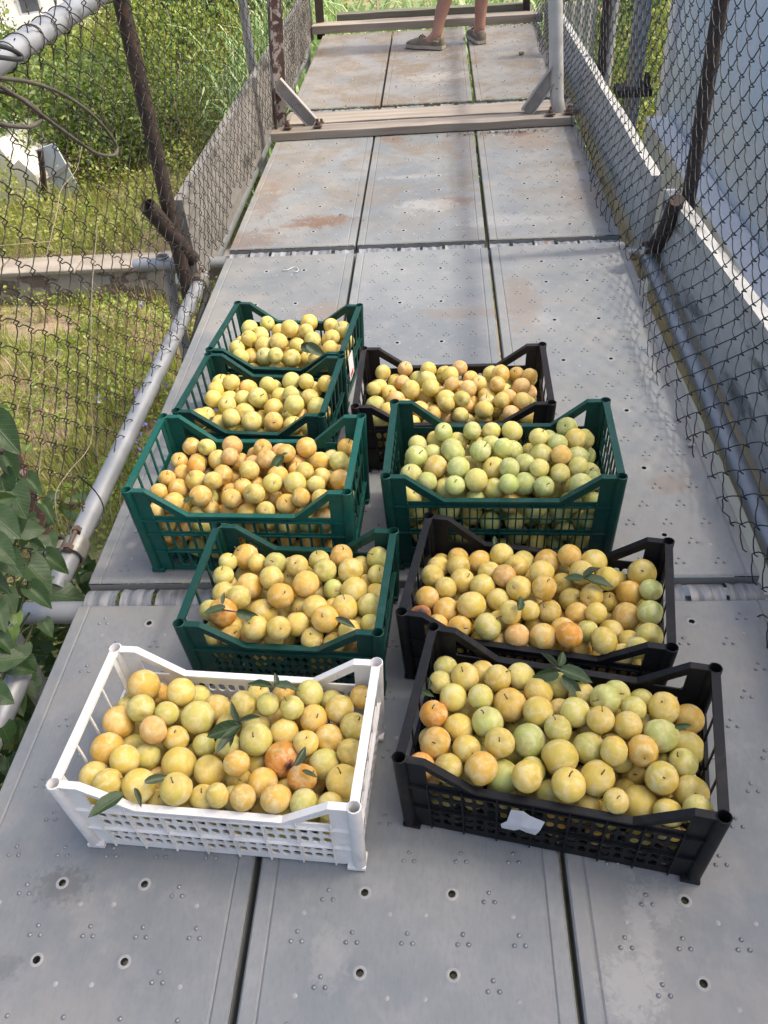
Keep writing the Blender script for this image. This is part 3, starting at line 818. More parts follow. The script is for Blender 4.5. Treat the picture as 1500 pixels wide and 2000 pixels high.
def trunk_mesh(name, seed, h, r, n=4, spread=.5):
    rr = random.Random(seed); mb = MB()
    mb.tube([(0, 0, -.15), (.02, .01, h * .5), (0, .03, h)], [r, r * .8, r * .5], 8)
    for i in range(n):
        a = rr.uniform(0, 6.28); z = h * rr.uniform(.3, .9)
        mb.tube([(0, 0, z), (spread * .5 * math.cos(a), spread * .5 * math.sin(a), z + h * .3), (spread * math.cos(a), spread * math.sin(a), z + h * .7)], [r * .5, r * .35, r * .15], 6)
    return mb.mesh(name, BARK, smooth=3.2)
CROWNS = [crown_mesh('crown', 1, 4200, (1.0, 1.0, .95), .085, LEAF_A, clumps=85, spread=.16), crown_mesh('crown', 2, 4400, (1.1, 1.0, .9), .075, LEAF_B, clumps=95, spread=.15),
          crown_mesh('crown', 3, 4600, (.95, 1.05, 1.0), .10, LEAF_C, clumps=50), crown_mesh('crown', 4, 4600, (1.15, 1.0, .8), .085, LEAF_Y, clumps=70)]
TRUNKS = [trunk_mesh('trunk', 9, 1.0, .06), trunk_mesh('trunk', 10, 1.1, .05, 6)]
WHAT = ['bright green bramble bush', 'olive green bush', 'dark leafy shrub', 'yellow green shrub']
def shrub(x, y, s, kind, where, zs=1.0):
    z = ground_z(x, y)
    t = thing('shrub', WHAT[kind] + ' ' + where, 'shrub', (x, y, z), rnd.uniform(0, 6.28), 'shrubs below the bridge')
    c = link('crown', CROWNS[kind], t, (0, 0, .85 * s * zs)); c.scale = (s, s, s * zs)
    k = link('trunk', TRUNKS[kind % 2], t); k.scale = (s * .9, s * .9, s * zs)
    return t
LEFTS = [(-5.6, 12.4, .85, 2, 'just behind the pale hut'), (-4.6, 12.2, .75, 2, 'behind the leaning grey panel'), (-3.7, 12.6, .75, 1, 'straight above the stub pipe'), (-2.75, 12.3, .7, 1, 'nearest the left toe board in the middle row'),
         (-6.6, 13.6, .62, 0, 'at the left edge beyond the hut'), (-4.9, 14.0, .75, 1, 'up beyond the loops of cable'), (-3.9, 14.2, 1.05, 0, 'seen through the mesh left of the dark post'), (-2.8, 14.8, .9, 3, 'right of the dark post above the toe board'),
         (-7.9, 15.6, .8, 1, 'under the top rail at the far left'), (-6.2, 16.2, .62, 0, 'under the top rail, second from the left'), (-4.5, 16.8, 1.2, 3, 'left of the dark post near the top'), (-3.2, 17.2, 1.1, 0, 'behind the dark post near the top'),
         (-9.6, 19.4, .8, 2, 'in front of the terraced house'), (-7.6, 19.6, .75, 3, 'right of the terraced house'), (-5.6, 20.4, 1.4, 0, 'in the far row left of the dark post'), (-4.0, 20.8, 1.4, 3, 'in the far row right of the dark post'),
         (-12.6, 23.5, .8, 1, 'lowest on the slope by the laundry'), (-8.2, 24.5, 1.2, 0, 'on the far slope behind the others'), (-6.4, 25.0, 1.7, 3, 'farthest off at the top of the picture'), (-4.0, 25.5, 1.7, 0, 'at the top edge beside the cane')]
for a in LEFTS: shrub(*a)
RIGHTS = [(2.15, 9.0, .75, 3, 'in the sun just beyond the far right toe board'), (2.4, 10.8, .9, 1, 'between the two grey steel posts'), (3.2, 11.8, 1.0, 3, 'by the white corner of the house'), (1.55, 11.6, .8, 0, 'right of the standing legs'),
          (2.6, 13.6, 1.1, 2, 'in shade behind the steel posts'), (1.1, 13.4, 1.0, 3, 'beyond the end of the bridge at the right'), (3.9, 14.5, 1.1, 2, 'deep behind the house corner'), (1.30, 9.6, .5, 3, 'small and low under the slim steel post')]
for a in RIGHTS: shrub(*a)

# giant cane: a mass of stalks and drooping blades
def cane(name, label, seed, n, xr, yr, hh):
    rg = np.random.default_rng(seed); Vs = []; Fs = []; b = 0
    for i in range(n):
        x = rg.uniform(*xr); y = rg.uniform(*yr); z0 = ground_z(x, y) - .05; h = rg.uniform(*hh); lean = rg.normal(size=2) * .10
        r = .010
        base = np.array([x, y, z0]); top = base + np.array([lean[0], lean[1], h])
        s = np.array([[r, 0, 0], [-r * .5, r * .87, 0], [-r * .5, -r * .87, 0]])
        Vs.append(np.concatenate([base + s, top + s * .4])); Fs += [(b, b + 1, b + 4, b + 3), (b + 1, b + 2, b + 5, b + 4), (b + 2, b, b + 3, b + 5)]; b += 6
        for k in range(int(h / .16)):
            t = .25 + .75 * (k + rg.uniform(0, 1)) / (h / .16)
            p = base + (top - base) * min(t, 1.0); az = rg.uniform(0, 6.28); L = rg.uniform(.28, .55); w = rg.uniform(.012, .022)
            out = np.array([math.cos(az), math.sin(az), 0]); sd = np.array([-math.sin(az), math.cos(az), 0])
            pts = [p, p + out * L * .35 + [0, 0, L * .42], p + out * L * .72 + [0, 0, L * .50], p + out * L * 1.05 + [0, 0, L * .22]]
            ws = [w * .7, w, w * .7, w * .05]
            Vs.append(np.array([q + sd * ww * sg for q, ww in zip(pts, ws) for sg in (1, -1)]))
            for j in range(3): Fs.append((b + 2 * j, b + 2 * j + 1, b + 2 * j + 3, b + 2 * j + 2))
            b += 8
    o = link(name, fast_mesh(name, np.concatenate(Vs), np.array(Fs), LEAF_R))
    return tag(o, label, 'cane', kind='stuff')
cane('cane_thicket', 'tall green cane thicket beyond the end of the bridge', 21, 420, (-2.2, 1.25), (9.2, 12.5), (1.5, 2.3))
cane('cane_thicket', 'pale green cane leaves at the left of the far toe board', 22, 300, (-4.4, -2.0), (15.6, 19.0), (1.9, 2.9))

# grass, straw and low weeds (nobody could count them)
def blades(name, label, seed, n, xr, yr, hgt, w, mat, dens=None, thr=0.0):
    rg = np.random.default_rng(seed); X = rg.uniform(*xr, n); Y = rg.uniform(*yr, n)
    if dens:
        keep = np.array([noise.noise(Vector((x * dens, y * dens, seed))) > thr for x, y in zip(X, Y)]); X = X[keep]; Y = Y[keep]
    N = len(X); Z = np.array([ground_z(x, y) for x, y in zip(X, Y)]) + .02
    az = rg.uniform(0, 6.28, N); h = hgt * rg.uniform(.4, 1.3, N); ln_ = rg.uniform(.1, .7, N) * h
    s = np.stack([-np.sin(az), np.cos(az), 0 * az], 1) * w * rg.uniform(.6, 1.3, N)[:, None]
    o = np.stack([np.cos(az), np.sin(az), 0 * az], 1); B = np.stack([X, Y, Z - .08], 1)
    m = B + o * (ln_ * .35)[:, None]; m[:, 2] += h * .6; t = B + o * ln_[:, None]; t[:, 2] += h
    V = np.stack([B - s, B + s, m + s * .8, m - s * .8, t], 1).reshape(-1, 3); i = np.arange(N)[:, None] * 5
    Fq = np.concatenate([i + np.array([[0, 1, 2]]), i + np.array([[0, 2, 3]]), i + np.array([[3, 2, 4]])], 0)
    return tag(link(name, fast_mesh(name, V, Fq, mat)), label, 'grass', kind='stuff')
blades('grass', 'green grass growing on the terrace left of the bridge', 31, 44000, (-6.5, -.6), (2.0, 8.7), .20, .006, LEAF_Y, .9, -.12)
blades('dry_grass', 'straw coloured dry grass at the foot of the retaining wall', 32, 13000, (-7, -.6), (2.5, 8.72), .34, .0045, LEAF_D, 1.1, .0)
blades('dry_grass', 'tall grass on the bank above the retaining wall', 33, 14000, (-8, -1.5), (9.3, 14.5), .30, .006, LEAF_Y, .8, -.1)
def weeds(name, label, seed, n, xr, yr, hgt, size, mat, dens, thr):
    rg = np.random.default_rng(seed); X = rg.uniform(*xr, n); Y = rg.uniform(*yr, n)
    d = np.array([noise.noise(Vector((x * dens, y * dens, seed))) for x, y in zip(X, Y)]); k = d > thr
    X, Y, d = X[k], Y[k], d[k]; N = len(X)
    Z = np.array([ground_z(x, y) for x, y in zip(X, Y)]) + rg.uniform(0, 1, N) ** .8 * hgt * (.35 + 1.6 * np.clip(d - thr, 0, .6))
    V, Fq = leaves(rg, np.stack([X, Y, Z], 1), size, .6, up=.8)
    return tag(link(name, fast_mesh(name, V, Fq, mat)), label, 'weeds', kind='stuff')
weeds('weeds', 'low yellow green weeds on the bank above the retaining wall', 41, 26000, (-8, -1.2), (9.1, 13.5), .55, .055, LEAF_Y, 1.1, -.25)
weeds('weeds', 'low leafy weeds scattered over the terrace left of the bridge', 42, 46000, (-6.5, -.4), (1.6, 8.6), .32, .045, LEAF_A, 1.2, -.16)
weeds('weeds', 'leafy weeds under and right of the bridge', 43, 14000, (-.4, 1.5), (1.0, 9), .35, .05, LEAF_A, 1.0, -.1)
weeds('weeds', 'thick undergrowth filling the slope beneath the far bushes', 44, 26000, (-12, 5), (13, 26), .8, .10, LEAF_A, .6, -.35)
# small violet flowers in the grass
VIO = simple('violet_petal', (0.22, 0.16, 0.55), (0.34, 0.26, 0.68), 20, 0.6)
rg = np.random.default_rng(77)
fv = []
for px, py in ((283, 598), (270, 762), (318, 755), (192, 778), (283, 830), (275, 858), (268, 878), (15, 955), (165, 1118), (160, 1130), (300, 700), (230, 905)):
    p = onZ(px, py, -2.78); fv += [np.array(p) + rg.normal(size=3) * .03 for _ in range(5)]
Vv, Fv_ = leaves(rg, np.array(fv), .045, .8)
tag(link('wild_flowers', fast_mesh('wild_flowers', Vv, Fv_, VIO)), 'tiny violet flowers dotted in the grass left of the bridge', 'flowers', kind='stuff')

# tall tree added right of the near end, out of view, to shade the nearest bays
tree = thing('tree', 'tall leafy tree standing behind the blue white house', 'tree', (8.6, -.7, -3.0))
link('crown', crown_mesh('crown', 61, 7500, (2.6, 2.7, 1.9), .22, LEAF_B, .6, 230, .18), tree, (.0, .0, 14.6))
mb = MB(); mb.tube([(.3, -.1, -.3), (.2, -.1, 5), (.05, .1, 10), (0, 0, 14.6)], [.26, .22, .17, .08], 10)
for a in range(6): mb.tube([(.05, .05, 11 + .3 * a), (.9 * math.cos(a * 1.3), .9 * math.sin(a * 1.3), 13), (2.2 * math.cos(a * 1.3), 2.2 * math.sin(a * 1.3), 14.6)], [.09, .06, .02], 7)
mb.build('trunk', BARK, tree, smooth=3.2)

# ================================================================== CRATES
def plastic(name, c, rough=.42, dust=(0.45, 0.43, 0.38), da=.12):
    n = NT(name); v = n.objcoord()
    a = n.noise(v, 9.0, 5.0, .6); s = n.noise(n.stretch(v, (1, 1, 3.0)), 60.0, 6.0, .7)
    col = n.mix(a, tuple(x * .82 for x in c), tuple(min(1, x * 1.18) for x in c))
    col = n.mix(n.math('MULTIPLY', n.ramp(s, .52, .72), da), col, dust)
    scr = n.noise(n.stretch(v, (1.0, 6.0, 9.0)), 34.0, 6.0, .75, 1.5)
    col = n.mix(n.math('MULTIPLY', n.ramp(scr, .63, .70), da * 1.6), col, dust)
    sz = n.n('ShaderNodeSeparateXYZ'); n.l(v, sz.inputs[0])
    grime = n.math('MULTIPLY', n.ramp(n.noise(v, 16.0, 6.0, .7, .5), .50, .72), n.math('ADD', da * 1.2, .04))
    col = n.mix(grime, col, (0.16, 0.13, 0.10))
    n.l(col, n.b.inputs['Base Color'])
    n.l(n.math('ADD', n.math('MULTIPLY', s, .25), rough - .10), n.b.inputs['Roughness'])
    n.b.inputs['Specular IOR Level'].default_value = .22
    n.bump(n.noise(v, 210.0, 4.0, .6), .10, .001)
    return n.mat
PL_WHITE = plastic('white_crate_plastic', (0.74, 0.725, 0.70), .42, (0.34, 0.31, 0.26), .16)
PL_BLACK = plastic('black_crate_plastic', (0.0075, 0.008, 0.0098), .50, (0.10, 0.10, 0.10), .05)
PL_BLACKB = plastic('brownish_black_crate_plastic', (0.017, 0.0135, 0.0135), .48, (0.15, 0.14, 0.13), .08)
PL_GREEN = plastic('dark_green_crate_plastic', (0.0062, 0.047, 0.037), .42, (0.25, 0.30, 0.27), .08)
PL_TEAL = plastic('teal_green_crate_plastic', (0.009, 0.088, 0.068), .42, (0.25, 0.33, 0.30), .08)

def rect(u0, u1, v0, v1): return [(u0, v0), (u1, v0), (u1, v1), (u0, v1)]
def cells(u0, u1, v0, v1, nu, nv, kind, mu=.22, mv=.22):
    """perforated panel: a grid of cells, each a ring of faces round its opening"""
    out = []; du = (u1 - u0) / nu; dv = (v1 - v0) / nv
    for i in range(nu):
        for j in range(nv):
            cu = u0 + (i + .5) * du; cv = v0 + (j + .5) * dv; hu = du / 2; hv = dv / 2
            if kind == 'round': N = 12; rad = [(math.cos(2 * math.pi * k / N + math.pi / 4), math.sin(2 * math.pi * k / N + math.pi / 4)) for k in range(N)]
            else: N = 8; rad = [(math.cos(2 * math.pi * k / N + math.pi / 4), math.sin(2 * math.pi * k / N + math.pi / 4)) for k in range(N)]
            op = []; sq = []
            for c, s in rad:
                m = max(abs(c), abs(s)); sq.append((cu + hu * c / m, cv + hv * s / m))
                if kind == 'round':
                    e = (abs(c) ** 3 + abs(s) ** 3) ** (1 / 3.0); op.append((cu + hu * (1 - mu) * c / e, cv + hv * (1 - mv) * s / e))
                elif kind == 'diamond':
                    e = abs(c) + abs(s); op.append((cu + hu * (1 - mu) * c / e, cv + hv * (1 - mv) * s / e))
                else: op.append((cu + hu * (1 - mu) * c / m, cv + hv * (1 - mv) * s / m))
            for k in range(N):
                k2 = (k + 1) % N; out.append([sq[k], sq[k2], op[k2], op[k]])
    return out
def thick(mb, polys, mapf, n0, n1):
    """2D faces -> a sheet with two skins and walls round every free edge"""
    idx = {}; cnt = {}
    def vid(p, n_):
        k = (round(p[0], 5), round(p[1], 5), n_)
        if k not in idx:
            idx[k] = len(mb.v); mb.v.append(tuple(mapf(p[0], p[1], n_)))
        return idx[k]
    for pl in polys:
        mb.f.append([vid(p, n0) for p in pl]); mb.m.append(0)
        mb.f.append([vid(p, n1) for p in reversed(pl)]); mb.m.append(0)
        for a, b in zip(pl, pl[1:] + pl[:1]):
            ka = (round(a[0], 5), round(a[1], 5)); kb = (round(b[0], 5), round(b[1], 5))
            if ka == kb: continue
            key = (min(ka, kb), max(ka, kb)); cnt[key] = cnt.get(key, 0) + 1
    for (a, b), c in cnt.items():
        if c == 1:
            mb.f.append([vid(a, n0), vid(b, n0), vid(b, n1), vid(a, n1)]); mb.m.append(0)
def strip(mb, path, mapf, hw, th):
    prev = None
    for u, v in path:
        b = len(mb.v); mb.v += [tuple(mapf(u, v, -hw)), tuple(mapf(u, v, hw)), tuple(mapf(u, v + th, hw)), tuple(mapf(u, v + th, -hw))]
        if prev is not None:
            for k in range(4): mb.f.append([prev + k, prev + (k + 1) % 4, b + (k + 1) % 4, b + k]); mb.m.append(0)
        else: mb.f.append([b + 3, b + 2, b + 1, b]); mb.m.append(0)
        prev = b
    mb.f.append([prev, prev + 1, prev + 2, prev + 3]); mb.m.append(0)

STYLE = {
 'round': dict(long=lambda l: [('c', .014, .44 * l, 21, 2, 'round', .27, .26), ('s', .44 * l, .50 * l), ('c', .50 * l, l - .016, 21, 2, 'round', .27, .26)], ribs=7, hrib=lambda l: (.47 * l,),
               end=lambda H: [('c', .014, .50 * H, 12, 4, 'round', .30, .28), ('s', .50 * H, .545 * H), ('c', .545 * H, H - .012, 4, 1, 'rect', .07, .03)]),
 'grid': dict(long=lambda l: [('c', .014, .105, 24, 2, 'rect', .20, .07), ('s', .105, .118), ('c', .118, l - .016, 24, 2, 'rect', .20, .07)], ribs=6, hrib=lambda l: (.111, .012),
              end=lambda H: [('c', .014, .50 * H, 8, 3, 'diamond', .10, .10), ('s', .50 * H, .54 * H), ('c', .54 * H, H - .012, 8, 2, 'rect', .25, .12)]),
 'square': dict(long=lambda l: [('c', .012, .058, 16, 1, 'rect', .24, .10), ('s', .058, .066), ('c', .066, .112, 16, 1, 'rect', .24, .10), ('s', .112, .122), ('c', .122, l - .014, 16, 1, 'rect', .24, .08)], ribs=4, hrib=lambda l: (.117, .062),
                end=lambda H: [('c', .014, .24 * H, 5, 1, 'rect', .18, .10), ('s', .24 * H, .30 * H), ('c', .30 * H, .58 * H, 5, 1, 'rect', .16, .05), ('s', .58 * H, .63 * H), ('c', .63 * H, H - .012, 5, 1, 'rect', .16, .05)]),
 'diamond': dict(long=lambda l: [('c', .012, l - .022, 18, 4, 'diamond', .06, .06)], ribs=0, hrib=lambda l: (),
                 end=lambda H: [('c', .014, .42 * H, 10, 3, 'rect', .30, .25), ('s', .42 * H, .48 * H), ('c', .48 * H, H - .012, 3, 1, 'rect', .09, .06)]),
 'small': dict(long=lambda l: [('c', .012, .50 * l, 14, 1, 'rect', .25, .10), ('s', .50 * l, .56 * l), ('c', .56 * l, l - .020, 14, 1, 'rect', .25, .14)], ribs=4, hrib=lambda l: (.53 * l,),
               end=lambda H: [('c', .014, .44 * H, 5, 1, 'rect', .20, .10), ('s', .44 * H, .50 * H), ('c', .50 * H, H - .012, 5, 1, 'rect', .20, .06)])}
TAPER = .008; CP = .040; DIAG = .118
def band_polys(bands, u0, u1):
    out = []
    for b in bands:
        if b[0] == 's': out.append(rect(u0, u1, b[1], b[2]))
        else: out += cells(u0, u1, b[1], b[2], *b[3:])
    return out
CRATES = {}
def crate(key, label, cx, cy, yaw, W, D, H, low, mat, style, z=0.003):
    st = STYLE[style]; a = W / 2; b = D / 2
    t = thing('plastic_crate', label, 'crate', (cx, cy, z), math.radians(yaw), 'plum crates on the deck')
    ins = lambda v: TAPER * (1 - v / H)
    def side(k):
        # k: 0 front(-y) 1 back(+y) 2 left(-x) 3 right(+x); n>0 outward
        def f(u, v, n_):
            i = ins(v)
            if k < 2:
                s = -1 if k == 0 else 1
                return Vector((u * (a - i) / a, s * (b - i + n_), v))
            s = -1 if k == 2 else 1
            return Vector((s * (a - i + n_), u * (b - i) / b, v))
        return f
    tr = .0115
    for k in (0, 1):
        mb = MB(); f = side(k); ue = a - tr * .8
        pol = band_polys(st['long'](low), -(a - CP), a - CP)
        l0 = st['long'](low)[-1][2]; f0 = st['long'](low)[0][1]
        pol.append(rect(-(a - CP), a - CP, l0, low)); pol.append(rect(-ue, ue, 0.0, f0))
        for s in (-1, 1):
            pol.append([(s * ue, f0), (s * (a - CP), f0), (s * (a - CP), H - .006), (s * ue, H - .006)])
            pol.append([(s * (a - CP), H - .006), (s * (a - CP), H - .026), (s * (a - DIAG + .026), low), (s * (a - DIAG), low)])
        thick(mb, pol, f, -.0015, .0015)
        path = [(-ue, H - .006), (-(a - CP), H - .006), (-(a - DIAG), low), (a - DIAG, low), (a - CP, H - .006), (ue, H - .006)]
        strip(mb, path, f, .0065, .005)
        if st['ribs']:
            for i in range(st['ribs'] + 1):
                u = -(a - CP) + 2 * (a - CP) * i / st['ribs']
                thick(mb, [rect(u - .0013, u + .0013, .002, low - .002)], f, .0015, .0062)
        for hv in st['hrib'](low): thick(mb, [rect(-ue, ue, hv - .0012, hv + .0012)], f, .0015, .0066)
        thick(mb, [rect(-ue, ue, low - .013, low - .010)], f, .0015, .0066)
        for s in (-1, 1):                      # stacking peg under each slanted strut
            u = s * (a - CP - .030); mb.tube([f(u, low + .035, 0), f(u, low + .022, 0)], .003, 6)
        mb.build('long_side', mat, t, fix=True)
    for k in (2, 3):
        mb = MB(); f = side(k); ue = b - tr * .8; cpe = .022
        pol = band_polys(st['end'](H), -(b - cpe), b - cpe)
        l0 = st['end'](H)[-1][2]; f0 = st['end'](H)[0][1]
        pol.append(rect(-(b - cpe), b - cpe, l0, H - .004)); pol.append(rect(-ue, ue, 0, f0))
        for s in (-1, 1): pol.append([(s * ue, f0), (s * (b - cpe), f0), (s * (b - cpe), H - .004), (s * ue, H - .004)])
        thick(mb, pol, f, -.0015, .0015)
        strip(mb, [(-ue, H - .006), (-ue * .5, H - .0062), (0, H - .0065), (ue * .5, H - .0062), (ue, H - .006)], f, .0075, .006)
        sb = st['end'](H)[1]; thick(mb, [rect(-ue, ue, sb[1], sb[1] + .003)], f, .0015, .007)
        mb.build('end_side', mat, t, fix=True)
    for sx in (-1, 1):
        for sy in (-1, 1):
            mb = MB(); seg = 18; i0 = TAPER
            prof = [(tr * .9, 0.0), (tr, .004), (tr, H), (tr - .0016, H + .001), (tr - .0022, H - .002), (tr - .0026, H - .05)]
            b0 = len(mb.v); mb.lathe(prof, seg)
            mb.f.append([b0 + (len(prof) - 1) * seg + q for q in range(seg)]); mb.m.append(0)
            mb.f.append([b0 + seg - 1 - q for q in range(seg)]); mb.m.append(0)
            mb.v = [(x + sx * (a - i0 * (1 - z_ / H)), y + sy * (b - i0 * (1 - z_ / H)), z_) for x, y, z_ in mb.v]
            mb.box((sx * (a - i0 - .004), sy * (b - i0 - .004), .004), (.03, .03, .008))
            mb.build('corner_tube', mat, t, smooth=0.6)
    mb = MB()
    pol = cells(-(a - TAPER - .003), a - TAPER - .003, -(b - TAPER - .003), b - TAPER - .003, 16, 9, 'rect', .25, .25)
    thick(mb, pol, lambda u, v, n_: Vector((u, v, .009 + n_)), -.0015, .0015)
    mb.build('base', mat, t, fix=True)
    CRATES[key] = dict(o=t, cx=cx, cy=cy, yaw=math.radians(yaw), a=a, b=b, H=H, low=low, z=z, sph=[])
    return t
crate('white', 'white plastic crate of yellow plums, nearest on the left', -.303, .794, -4.2, .478, .272, .200, .136, PL_WHITE, 'round')
crate('front', 'black plastic crate nearest the camera with a torn paper scrap on its side', .252, .806, -11.3, .478, .270, .208, .143, PL_BLACK, 'round')
crate('mid', 'black plastic crate of orange yellow plums directly behind the nearest black crate', .245, 1.123, -10.5, .478, .270, .195, .130, PL_BLACK, 'round')
crate('lattice', 'small dark green crate with diamond lattice sides right behind the white crate', -.236, 1.141, -4.0, .377, .273, .186, .122, PL_GREEN, 'diamond')
crate('teal', 'bright teal green crate with square openings, full of orange plums, at the left', -.366, 1.467, -2.5, .476, .274, .246, .170, PL_TEAL, 'square')
crate('left2', 'dark green crate in the left row, third from the far end of the bridge side' if False else 'dark green crate between the teal crate and the farthest crate', -.404, 1.838, -5.6, .375, .272, .189, .120, PL_GREEN, 'small')
crate('left1', 'dark green crate farthest up the bridge, last of the left row', -.379, 2.140, -6.7, .377, .272, .185, .122, PL_GREEN, 'small')
crate('tall', 'tall dark green grid sided crate of greenish plums on the right', .190, 1.467, -1.9, .477, .272, .271, .200, PL_GREEN, 'grid')
crate('back', 'brownish black crate behind the tall green crate', .092, 1.831, -.8, .475, .274, .203, .140, PL_BLACKB, 'round')

# ================================================================== PLUMS
def plummat(name, stuff, bruise=None):
    n = NT(name); tc = n.n('ShaderNodeTexCoord')
    if stuff:
        at = n.n('ShaderNodeAttribute'); at.attribute_name = 'tint'; base = at.outputs['Color']; v = tc.outputs['Object']; k = 42.0
    else:
        oi = n.n('ShaderNodeObjectInfo'); base = oi.outputs['Color']; v = n.objcoord(); k = 1.0
    blush = n.ramp(n.noise(v, .75 * k, 3.0, .5), .42, .72)
    col = n.mix(n.math('MULTIPLY', blush, .60), base, n.mix(1.0, base, (1.06, .84, .68), 'MULTIPLY'))
    green = n.ramp(n.noise(v, .95 * k, 2.0, .5, .2), .52, .78)
    col = n.mix(n.math('MULTIPLY', green, .40), col, n.mix(1.0, base, (.82, 1.0, 1.0), 'MULTIPLY'))
    bloom = n.ramp(n.noise(v, 1.5 * k, 6.0, .62, .7), .40, .68)
    col = n.mix(n.math('MULTIPLY', bloom, .50), col, (0.72, 0.66, 0.41))
    rub = n.ramp(n.noise(v, 5.5 * k, 5.0, .7, .8), .60, .72)
    col = n.mix(n.math('MULTIPLY', rub, .28), col, (0.80, 0.73, 0.55))
    spk = n.ramp(n.noise(v, 24.0 * k, 3.0, .6), .66, .74)
    col = n.mix(n.math('MULTIPLY', spk, .35), col, (0.46, 0.28, 0.09))
    scar = n.ramp(n.noise(v, 3.1 * k, 4.0, .7, .4), .71, .76)
    col = n.mix(n.math('MULTIPLY', scar, .45), col, (0.26, 0.15, 0.06))
    if not stuff:                              # browner hollow at the stalk end
        sx = n.n('ShaderNodeSeparateXYZ'); n.l(tc.outputs['Object'], sx.inputs[0])
        col = n.mix(n.math('MULTIPLY', n.ramp(sx.outputs[2], .80, .90), .35), col, (0.42, 0.30, 0.07))
        if bruise:
            d = n.n('ShaderNodeVectorMath', operation='DISTANCE'); n.l(tc.outputs['Object'], d.inputs[0]); d.inputs[1].default_value = (1, 0, 0)
            e = n.math('ADD', d.outputs['Value'], n.math('MULTIPLY', n.math('SUBTRACT', n.noise(v, 4.0, 5.0, .7), .5), .9))
            col = n.mix(n.ramp(e, bruise[0], bruise[0] * .45), col, bruise[1]); col = n.mix(n.ramp(e, bruise[0] * .5, bruise[0] * .2), col, (0.035, 0.022, 0.02))
    n.l(col, n.b.inputs['Base Color'])
    n.l(n.math('ADD', n.math('MULTIPLY', bloom, .20), .46), n.b.inputs['Roughness'])
    n.b.inputs['Subsurface Weight'].default_value = 0.0 if stuff else .10
    n.b.inputs['Subsurface Radius'].default_value = (1.0, .55, .15)
    n.b.inputs['Subsurface Scale'].default_value = .004 if stuff else .004
    n.b.inputs['Specular IOR Level'].default_value = .38
    n.bump(n.noise(v, 9.0 * k, 4.0, .6), .05, .02 if not stuff else .001)
    return n.mat
PLUM = plummat('plum_skin', False); PLUMS = plummat('plum_skin_far', True)
PLUM_BR = plummat('bruised_plum_skin', False, (.55, (0.20, 0.08, 0.05))); PLUM_RED = plummat('overripe_plum_skin', False, (1.5, (0.30, 0.11, 0.04)))
STEMM = simple('plum_stem', (0.10, 0.07, 0.035), (0.18, 0.13, 0.06), 30, .8)
def plum_verts(seed, nu, nv):
    rr = random.Random(seed); ph0 = rr.uniform(0, 6.28); asp = rr.uniform(.93, 1.05); e1 = rr.uniform(-.06, .06); lop = rr.uniform(-.05, .05)
    V = [(0, 0, asp - .165)]
    for j in range(1, nv):
        th = math.pi * j / nv
        for i in range(nu):
            ph = 2 * math.pi * i / nu
            d = ((ph - ph0 + math.pi) % (2 * math.pi)) - math.pi
            r = 1 - .045 * math.exp(-(d / .15) ** 2) * math.sin(th) + e1 * math.cos(2 * ph) * math.sin(th) ** 2 + .03 * noise.noise(Vector((math.cos(ph) * 2, math.sin(ph) * 2, th * 2 + seed)))
            z = math.cos(th) * asp - .16 * math.exp(-(th / .28) ** 2) + .03 * math.exp(-((math.pi - th) / .25) ** 2) + lop * math.sin(th) * math.cos(ph)
            V.append((r * math.sin(th) * math.cos(ph), r * math.sin(th) * math.sin(ph), z))
    V.append((0, 0, -.97 * asp))
    F = [(0, 1 + i, 1 + (i + 1) % nu) for i in range(nu)]
    Q = []
    for j in range(nv - 2):
        for i in range(nu):
            a = 1 + j * nu + i; b = 1 + j * nu + (i + 1) % nu; Q += [(a, a + nu, b + nu), (a, b + nu, b)]
    l = len(V) - 1; s = 1 + (nv - 2) * nu
    F += Q + [(s + i, l, s + (i + 1) % nu) for i in range(nu)]
    return np.array(V), np.array(F)
PLUM_ME = []
for sd in range(7):
    V_, F_ = plum_verts(sd, 28, 18); PLUM_ME.append(fast_mesh('plum', V_, F_, PLUM, True))
BR_ME = PLUM_ME[2].copy(); BR_ME.materials.clear(); BR_ME.materials.append(PLUM_BR)
RED_ME = PLUM_ME[4].copy(); RED_ME.materials.clear(); RED_ME.materials.append(PLUM_RED)
mb = MB(); mb.tube([(0, 0, .84), (.02, .01, 1.0), (.07, .02, 1.15), (.16, .03, 1.27)], [.055, .04, .036, .05], 6); STEM_ME = mb.mesh('stem', STEMM, smooth=3.2)
TINT = {'y': (.600, .448, .086), 'g': (.525, .468, .108), 'G': (.440, .470, .130), 'o': (.635, .385, .064), 'O': (.65, .285, .030), 'p': (.62, .360, .105), 'B': (.60, .24, .03), 'R': (.55, .22, .04)}
WORD = {'y': 'golden yellow', 'g': 'greenish yellow', 'G': 'green tinged', 'o': 'orange yellow', 'O': 'deep orange', 'p': 'pinkish'}
CW = {'white': 'white', 'front': 'nearest black', 'mid': 'middle black', 'lattice': 'lattice sided green', 'teal': 'teal'}
def to_local(c, p):
    d = np.asarray(p) - np.array([c['cx'], c['cy'], c['z']]); ca, sa = math.cos(-c['yaw']), math.sin(-c['yaw'])
    return np.array([d[0] * ca - d[1] * sa, d[0] * sa + d[1] * ca, d[2]])
def to_world(c, l):
    ca, sa = math.cos(c['yaw']), math.sin(c['yaw'])
    return np.array([c['cx'] + l[0] * ca - l[1] * sa, c['cy'] + l[0] * sa + l[1] * ca, c['z'] + l[2]])
FLOOR = .0115
def clamp_in(c, l, r):
    i = TAPER * (1 - max(0.0, l[2]) / c['H']) + .0035
    l[0] = min(max(l[0], -(c['a'] - i - r)), c['a'] - i - r); l[1] = min(max(l[1], -(c['b'] - i - r)), c['b'] - i - r)
    l[2] = max(l[2], FLOOR + r)
    return l
